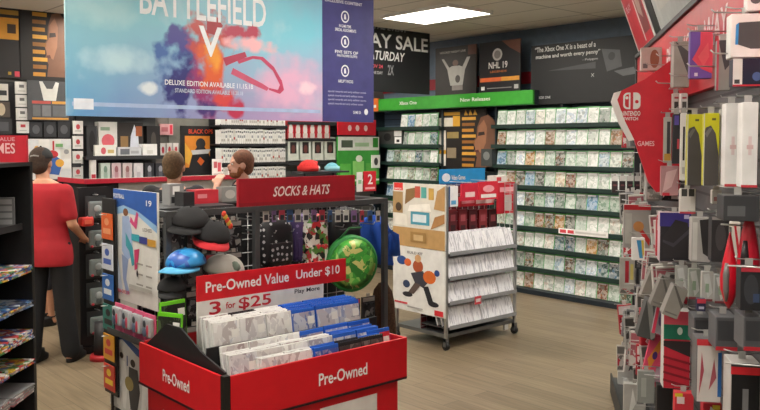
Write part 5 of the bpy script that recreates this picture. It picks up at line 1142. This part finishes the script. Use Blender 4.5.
item('white box with grey tablet picture and blue edge near the upper right corner', 'accessory_box', 'box', (731, 13, 765, 57), .0, .06, WB, [([(.22, .3), (.24, .8), (.95, .82), (.98, .2), (.6, .2)], '4c4e50'), ([(.14, .3), (.22, .3), (.24, .8), (.15, .75)], '2f8ac8')])
item('navy boxed gadget with white left margin under the white tablet box', 'accessory_box', 'box', (733, 58, 765, 86), .0, .05, '1c1d34', [(rc(0, 0, .3, 1), 'd8d4d0'), (rc(.05, .1, .22, .25), '3a3a3c'), (ell(.75, .35, .14, .16), '4a5a8a'), (rc(0, 0, 1, .07), 'b82a38')], hook=False)
item('grey pouch pack with dark fold beside purple and red pack', 'pouch_pack', 'packet', (672, 41, 690, 87), .03, .03, '9a9892', [([(.2, 1), (1, .75), (1, .2), (.65, .55)], '4c4c4e'), (rc(0, 0, .12, 1), 'c8c6c2')])
item('purple and coral red pack on the upper peg row of the gondola', 'coloured_pack', 'packet', (690.5, 30, 713, 78), .02, .04, '6a4a9c', [([(.1, .4), (.45, .7), (.45, 1), (1, 1), (1, .1), (.5, .2)], 'd8445a'), ([(.35, .45), (.8, .75), (.85, .45), (.6, .25)], 'e05a64'), (rc(.2, .05, .35, .12), 'd8d0dc')])
item('grey pouch pack with dark triangle right of the purple pack', 'pouch_pack', 'packet', (717, 40, 731, 90), .02, .03, '8c8a86', [([(.1, 1), (.9, 1), (.9, .5), (.6, .4)], '3c3c40'), (rc(0, 0, .15, 1), 'b8485a')])
item('white packet in the very upper right corner of the gondola', 'accessory_box', 'box', (747, -12, 765, 10), .0, .04, WB, [(ell(.5, .5, .3, .2), '5a5a5c')])
item('small white picture box under the red header poster', 'picture_box', 'box', (641, 47, 664, 70), .0, .04, 'c9c4be', [(ell(.6, .5, .2, .4), '9a6a50'), (rc(.1, .1, .3, .3), '6a6a6c')], hook=False)
item('black wedge shaped shelf ledge by the end sign', 'ledge', 'shelf', (650, 91, 681, 99), .0, .16, '1d1e20', [], hook=False)
for i in range(3):
    item('small white box with dark print in the short row, %s from the left' % ORD[i], 'small_box', 'box', (665+8*i, 93, 672+8*i, 112), .03-.0*i, .05, 'd0cdc9', [(rc(.2, .2, .8, .55), '4a4846'), (rc(.2, .7, .8, .8), 'b85058')], hook=(i == 1), group='short row of small white boxes')
item('slim white and dark stylus pack left of the purple tipped pack', 'stylus_pack', 'packet', (664, 117, 672, 163), .06, .02, 'b8b6b0', [(rc(.4, .2, .8, .9), '3c3c40'), (rc(.1, .05, .9, .2), 'c89a40')])
item('slim dark pack with purple top beside the stylus pack', 'slim_pack', 'packet', (673, 114, 680.5, 164), .06, .02, '28282c', [(rc(.2, .78, .8, .97), '5a4a9c'), (rc(.6, .3, .9, .5), 'c8404a')])
item('slim white pack with black stripe left of the yellow topped packs', 'slim_pack', 'packet', (681, 113, 687.5, 181), .05, .02, 'dcd9d4', [(rc(.35, .3, .65, .8), '2a2a2c'), (rc(.3, .1, .7, .2), 'b8b4b0')])
for i, bb in enumerate(((687.5, 114, 703, 186), (704, 113, 720, 186))):
    item('yellow topped pack with long dark grey case, %s of the pair' % ['left', 'right'][i], 'case_pack', 'packet', bb, .045-.0*i, .03, 'c9c41c', [([(.0, 0), (0, .7), (.12, .8), (.45, .83), (.75, .72), (.97, .4), (.97, 0)], '4a4643'), ([(.08, .72), (.35, .8), (.55, .79), (.2, .66)], '6a6662'), (rc(0, 0, .06, 1), 'c8c6b8'), (rc(.5, .9, .75, .93), '5a5a2c')], group='yellow topped case packs')
item('grey pack with red triangle between the yellow and the white packs', 'slim_pack', 'packet', (720.5, 109, 727, 187), .02, .03, 'bcbab6', [([(.2, .2), (1, .5), (1, .05), (.4, .02)], 'c8303c'), ([(.2, .95), (.9, .75), (.8, .35), (.3, .55)], '5c5a58')])
for i, bb in enumerate(((726, 103, 741.5, 187), (742.5, 102, 759, 188))):
    item('tall white box with red base and faint red figure, %s of the pair' % ['left', 'right'][i], 'tall_box', 'box', bb, .02, .06, 'e4e2e0', [(rc(0, 0, 1, .03), 'c83a44'), (rc(.4, .38, .6, .6), 'dcc8c8'), (rc(.3, .45, .7, .5), 'd4b4b4')], group='tall white boxes')
item('pinkish clear bag below the stylus packs', 'clear_bag', 'packet', (661, 166, 679, 196), .04, .03, 'b88a8c', [([(.1, .1), (.6, .3), (.9, .9), (.3, .8)], 'd8b4b4'), (rc(.1, .0, .5, .1), 'c83040')])
item('white clear pack with dark tops below the slim white pack', 'clear_pack', 'packet', (680, 189, 696, 214), .05, .03, 'cfcac5', [(rc(.1, .7, .45, 1), '3c3a3a'), (rc(.55, .7, .9, 1), '3c3a3a'), (rc(0, 0, 1, .08), 'b83a44')])
item('small grey white clip pack left of the tall white boxes', 'clip_pack', 'packet', (712, 190, 722, 204), .02, .03, 'd0cdc8', [(rc(.2, .2, .8, .5), 'b07878')])
item('wide dark box under the tall white boxes', 'dark_box', 'box', (724, 196, 760, 222), .02, .1, '36373a', [(rc(.1, .2, .6, .6), '5a5c5e')])
# four dark bottles in a clear pack by the far end
for i in range(4):
    item('small dark bottle pack with pale cap at the far end, %s from the left' % ORD[i], 'bottle_pack', 'bottle', (612+7.6*i, 176, 618+7.6*i, 193), .0, .03, '2b1f22', [(rc(0, .7, 1, 1), 'd0cdca'), (rc(.2, .4, .8, .5), '6a3a40')], group='dark bottles at the far end')
item('clear blister pack with red top band and red ribbon at the far end', 'blister_pack', 'packet', (624, 205, 651, 249), .04, .04, 'a5a29e', [(rc(0, .88, 1, 1), 'c8202e'), ([(.4, .55), (.5, .6), (.98, .2), (.95, .05)], 'd03c3c'), (ell(.55, .5, .2, .12), 'c88a50'), (rc(.05, .1, .3, .8), 'b8b8b2')])
item('small white box with blue and yellow stripes below the red ribbon pack', 'small_box', 'box', (632, 238, 645, 261), .16, .03, 'e2e2e0', [([(.35, .9), (.7, .9), (.85, .1), (.6, .1)], '3a8ab8'), ([(.7, .9), (.9, .9), (.95, .3), (.85, .1)], 'c8b03a')])
item('dark carry case box with purple top and pink upper edge', 'carry_case_box', 'box', (660, 213, 691, 263), .0, .07, '26242a', [(rc(0, .72, 1, 1), '3a3080'), ([(.1, .5), (.5, .86), (.9, .8), (.97, .1), (.1, .08)], '2e2a2e'), ([(.1, .45), (.45, .38), (.95, .68), (.97, .6), (.45, .3), (.1, .4)], '45414a'), (rc(.78, .88, .94, .96), 'b8b4d8')], side='c8b4bc')
item('pale box with dark window right of the carry case box', 'window_box', 'box', (692, 218, 711, 263), .02, .06, 'a8a5a2', [([(.4, .95), (.95, .98), (.95, .1), (.6, .2)], '2f2c2e'), (rc(.05, .05, .3, .9), 'c4c2be')])
item('black clamshell case right of the pale window box', 'clamshell_case', 'case', (712, 217, 730, 263), .02, .06, '2a282b', [(ell(.5, .55, .3, .3), '444144'), (rc(.0, .93, 1, 1), '8a8684')])
def pouch(label, bb, g, c, c2):
    x0, y0, x1, y1 = bb; ly, zt, d = Gpix(x1, y0, -.02-g); _, zb, _ = Gpix(x1, y1, -.02-g); w = (x1-x0)*d/800; h = zt-zb
    t = thing('teardrop_pouch', label, 'pouch', Gw(-.02-g-w/2, ly+.03, zb), rotG); rings = []
    for q, s_ in ((0, .12), (.08, .5), (.25, .95), (.4, 1), (.6, .75), (.8, .4), (1, .08)): rings.append([(w/2*s_*math.cos(a_), .028*s_*math.sin(a_), h*q) for a_ in [2*math.pi*i/20 for i in range(20)]])
    MB().loft(rings, mat(c, .3)).build('pouch', t)
    rings = []
    for q, s_ in ((.1, .2), (.25, .6), (.45, .65), (.6, .3)): rings.append([(-w*.22+w/2*.6*s_*math.cos(a_), -.018+.018*s_*math.sin(a_), h*q) for a_ in [2*math.pi*i/16 for i in range(16)]])
    MB().loft(rings, mat(c2, .3)).build('window', t)
    MB().tube([(0, 0, h), (0, 0, h+.015)], .004, wire, 6).build('loop', t)
    MB().tube([(0, ly+.03, zt+.015), (-.02-g-w, ly+.03, zt+.022)], .003, wire, 6).build('peg_hook', go)
    occ.append((-.02-g-w, -.02-g, ly, ly+.06, zb, zt)); pocc.append((x0, y0, x1, y1, ly))
pouch('shiny red teardrop pouch with grey window on the middle peg row', (724, 233, 742, 312), .05, 'c4142a', '6a6664')
pouch('large red teardrop pouch with dark window at the right edge', (742, 200, 764, 305), .0, 'c01a30', '2a2226')
item('white pack with red strap behind the teardrop pouches', 'strap_pack', 'packet', (731, 222, 741, 262), .0, .03, 'd8d2c8', [([(.3, .9), (.5, .95), (.9, .3), (.7, .2)], 'c82a34')])
for i, (bb, c) in enumerate((((640, 268, 652, 300), '8a857e'), ((650, 276, 664, 308), '7c7872'), ((662, 286, 678, 318), '8a8680'))):
    item('brownish grey tilted box stepping down the gondola, %s from the far end' % ORD[i], 'tilted_box', 'box', bb, .1, .08, c, [([(.0, 1), (.15, 1), (1, .5), (1, .35)], 'd02a3c' if i == 0 else '55524e'), (rc(.1, .1, .9, .15), '6a6662')], roll=R_(20), group='tilted grey boxes')
item('clear pack with red stripe and bottles at far end behind the grey boxes', 'clear_pack', 'packet', (620, 258, 635, 290), .05, .03, 'b4b2aa', [(rc(.35, .2, .6, .9), 'b82a38'), (rc(.7, .3, .9, .8), 'd8c870')])
for i in range(4):
    item('grey clear pack in the middle of the gondola, %s from the left' % ORD[i], 'clear_pack', 'packet', (676+13*i, 266+3*i, 688+13*i, 298+2*i), .02, .03, ['a9aaa6', '9aa098', 'b0aeaa', '8c8e8c'][i], [([(.1, .9), (.6, .95), (.9, .3), (.5, .1)], 'c4c6c4'), (rc(.3, .3, .6, .6), '8aa088'), (rc(.0, .0, .9, .08), '7a3a40')], group='grey clear packs mid gondola')
item('tiny red and navy bottle shaped pack on the long peg', 'bottle_pack', 'bottle', (697, 299, 706, 312), .05, .03, '2a2a4a', [(rc(0, .65, 1, 1), 'c83a4a'), (rc(.2, .2, .8, .4), 'b8b4c8')], hook=False)
item('dark grey tray shaped box low at the far end', 'tray_box', 'box', (637, 301, 655, 340), .1, .1, '4a4c4b', [([(0, 1), (.3, 1), (1, .1), (.8, 0)], '8a8a86')], roll=R_(14))
item('pink topped box with teal band and red knitted pattern', 'pattern_box', 'box', (664, 312, 691, 392), .03, .08, 'c0283a', [(rc(0, .82, 1, 1), 'e85a70'), (rc(0, .64, 1, .83), '1f7a62'), ([(0, .62), (1, .62), (1, .42), (0, .55)], '2a2426'), (ell(.6, .75, .1, .05), 'd8e8e0')]+[([(0, .1+.1*k), (1, .02+.1*k), (1, .05+.1*k), (0, .13+.1*k)], '8a1c2a') for k in range(4)], side='d0ccc8')
item('orange and pink diamond shaped pack hanging askew', 'coloured_pack', 'packet', (640, 335, 661, 388), .06, .03, 'd84a6a', [([(.1, .5), (.5, .95), (.7, .9), (.3, .3)], 'd8862e'), (ell(.4, .6, .12, .08), '4a2a6a'), (rc(.6, .1, .9, .4), 'b89aa8')], roll=R_(12))
item('pink edged slim pack above the diamond shaped pack', 'slim_pack', 'packet', (652, 302, 664, 335), .08, .03, '8a8088', [(rc(0, 0, .25, 1), 'd83a5a'), (ell(.6, .5, .25, .25), '55406a')], roll=R_(10))
item('clear plastic packet at the bottom of far end', 'clear_pack', 'packet', (618, 372, 634, 400), .02, .04, 'c9c8c4', [([(.1, .2), (.5, .8), (.8, .3)], '8a8a8a'), (ell(.5, .6, .2, .2), 'e4e4e0')], hook=False)
item('white clear pack at the lower left of the gondola', 'clear_pack', 'packet', (624, 385, 646, 425), .06, .05, 'b8b7b2', [([(.2, .1), (.4, .9), (.55, .5)], 'e6e6e2'), (rc(.6, .5, .9, .9), '6a6c6c')])
item('greenish clear bottle pack low on the gondola left of the pink pack', 'clear_pack', 'packet', (638, 372, 655, 405), .1, .04, '8c8f8a', [(rc(.2, .2, .5, .8), 'a8aaa4')])
item('black square pack at the foot of the pattern box', 'dark_box', 'box', (657, 386, 673, 420), .08, .05, '1c1a1c', [(rc(.1, .1, .9, .2), 'c83a5a')])
item('grey topped box with red edge band and floral white side', 'grey_box', 'box', (697, 340, 722, 405), .04, .09, 'cfc8c4', [(rc(0, .9, 1, 1), 'c8323c'), ([(.1, .1), (.3, .5), (.2, .8)], 'b04a58'), ([(.5, .2), (.7, .7), (.8, .4)], 'b05a64'), (rc(.85, .1, 1, .8), '2f6ab0')], side='6a696b')
item('black box with red band and grey top at the lower right corner', 'black_box', 'box', (731, 364, 761, 430), .0, .1, '131316', [(rc(0, .82, 1, .94), 'd0222c'), (rc(0, .94, 1, 1), '3a3a3e'), (rc(.4, 0, .6, .6), '77777a')], side='b4b0ad')
item('red and pink pack at the bottom edge below the pattern box', 'coloured_pack', 'packet', (675, 394, 694, 430), .06, .05, 'c8303c', [(rc(.1, .7, .5, .9), 'e8d0d4'), (rc(.5, .1, .9, .5), 'd85a6c'), (rc(0, .9, .4, 1), 'd8c030')])
item('red and white striped pack at the bottom edge left of the black box', 'coloured_pack', 'packet', (703, 404, 722, 435), .0, .05, 'b82834', [([(.1, .1), (.4, .9), (.6, .8), (.3, 0)], 'd8d0d0'), (rc(.5, .8, .9, .95), 'd8c030')])
for i, (bb, lb) in enumerate((((744, 318, 764, 352), 'right'), ((716, 318, 738, 352), 'middle'), ((694, 318, 712, 345), 'left'))):
    item('dark grey flat topped box in the lower peg row, %s one' % lb, 'grey_box', 'box', bb, .02, .12, '55565a', [(rc(0, .0, 1, .12), 'c02a36'), (rc(.1, .3, .9, .9), '3c3d41')], side='5a5b5f', group='dark flat topped boxes')
item('dark rounded headset pack under the large red pouch', 'headset_pack', 'headset', (741, 268, 762, 312), .03, .06, '1f2024', [(ell(.5, .5, .35, .35), '3a3b40'), (rc(.6, .2, .9, .4), '3a4a6a'), (rc(0, .9, .9, 1), 'b83040')])
# the rest of the stock: packs on the remaining pegs
fpal = [('9c9a96', 'c8c6c2', '4a4846'), ('b8b5b0', '6a6866', 'b83040'), ('2a2a2d', '5a5a60', 'c8c4c0'), ('b82c3a', 'e0d4d4', '6a1a24'), ('76767a', 'b0aeac', '2a2a2c'), ('cac7c2', 'a8606a', '55555a')]
cnames = ['grey', 'pale grey and red', 'black', 'red', 'mid grey', 'whitish']
proto = []
for k, (c1, c2, c3) in enumerate(fpal):
    b = MB(); w = .1; h = .19
    b.bbox(-w/2, w/2, -.014, .014, 0, h, c1, .004); b.box(-w/2+.006, w/2-.006, -.0155, -.014, .01, h*.62, art('stock_%d' % k, [c1, c2, c3, c1, c2, c1], 30)); b.box(-w/2+.004, w/2-.004, -.016, -.014, h*.68, h*.95, c2 if k % 2 else c3)
    b.box(-.012, .012, -.003, .003, h, h+.025, 'c8c6c2'); proto.append(b.mesh('stock_pack'))
rowz = [1.70, 1.45, 1.20, .96, .72, .48, .24]
for r, z in enumerate(rowz):
    j = 0; y = 5.4
    while y > 1.9:
        y -= .105; lx = -.08 if r < 4 else -.1; j += 1
        lx += random.choice([0, .02, -.02])
        if any(lx-.055 < o[1] and lx+.055 > o[0] and y-.03 < o[3] and y+.03 > o[2] and z < o[5]+.03 and z+.22 > o[4] for o in occ): continue
        qa = proj(Gw(lx-.055, y, z)); qb = proj(Gw(lx+.055, y, z+.2))
        if qa[0] > 775 or qa[0] < 614 or qb[1] > 420: continue
        if any(qa[0] < o[2]-2 and qb[0] > o[0]+2 and qb[1] < o[3]-3 and qa[1] > o[1]+3 and y-.03 < o[4] for o in pocc): continue
        k = random.choice([0, 0, 1, 2, 3, 4, 5, 5])
        o = bpy.data.objects.new('stock_pack', proto[k]); col.objects.link(o); o.location = Gw(lx, y, z+random.uniform(-.02, .02)); o.rotation_euler = (0, random.uniform(-.12, .12), rotG+random.uniform(-.3, .3))
        o.scale = (random.uniform(.8, 1.05), 1, random.uniform(.85, 1.1))
        tag(o, '%s hanging pack, %s peg row down the gondola, %s from far end' % (cnames[k], ORD[r], ORD[j-1]), 'packet', 'stock packs on the gondola')
        if j % 3 == 0: MB().tube([(0, y, z+.215), (-.2, y, z+.222)], .002, wire, 5).build('peg_hook', go)
for r, z in enumerate((1.98, 2.1)):
    for i in range(6): MB().tube([(-.03, 2.4+.4*i, z), (-.15, 2.4+.4*i, z+.005), (-.16, 2.4+.4*i, z+.015)], .0025, wire, 6).build('peg_hook', go)

# ------------------------------------------------------------------ camera, world, view
cam = bpy.data.cameras.new('camera'); co = bpy.data.objects.new('camera', cam); col.objects.link(co); sc.camera = co
co.location = (0, 0, CAMZ); co.rotation_euler = (math.pi/2-PH, 0, -A)
cam.sensor_width = 36; cam.sensor_fit = 'HORIZONTAL'; cam.lens = F*36/760; cam.shift_y = -(205-PY0)/760.; cam.clip_start = .05
wd = bpy.data.worlds.new('world'); sc.world = wd; wd.use_nodes = True
wd.node_tree.nodes['Background'].inputs[0].default_value = (.8, .85, 1, 1); wd.node_tree.nodes['Background'].inputs[1].default_value = .3
vs = sc.view_settings; vs.view_transform = 'Standard'; vs.look = 'None'; vs.gamma = 1; vs.exposure = .45; vs.use_curve_mapping = False
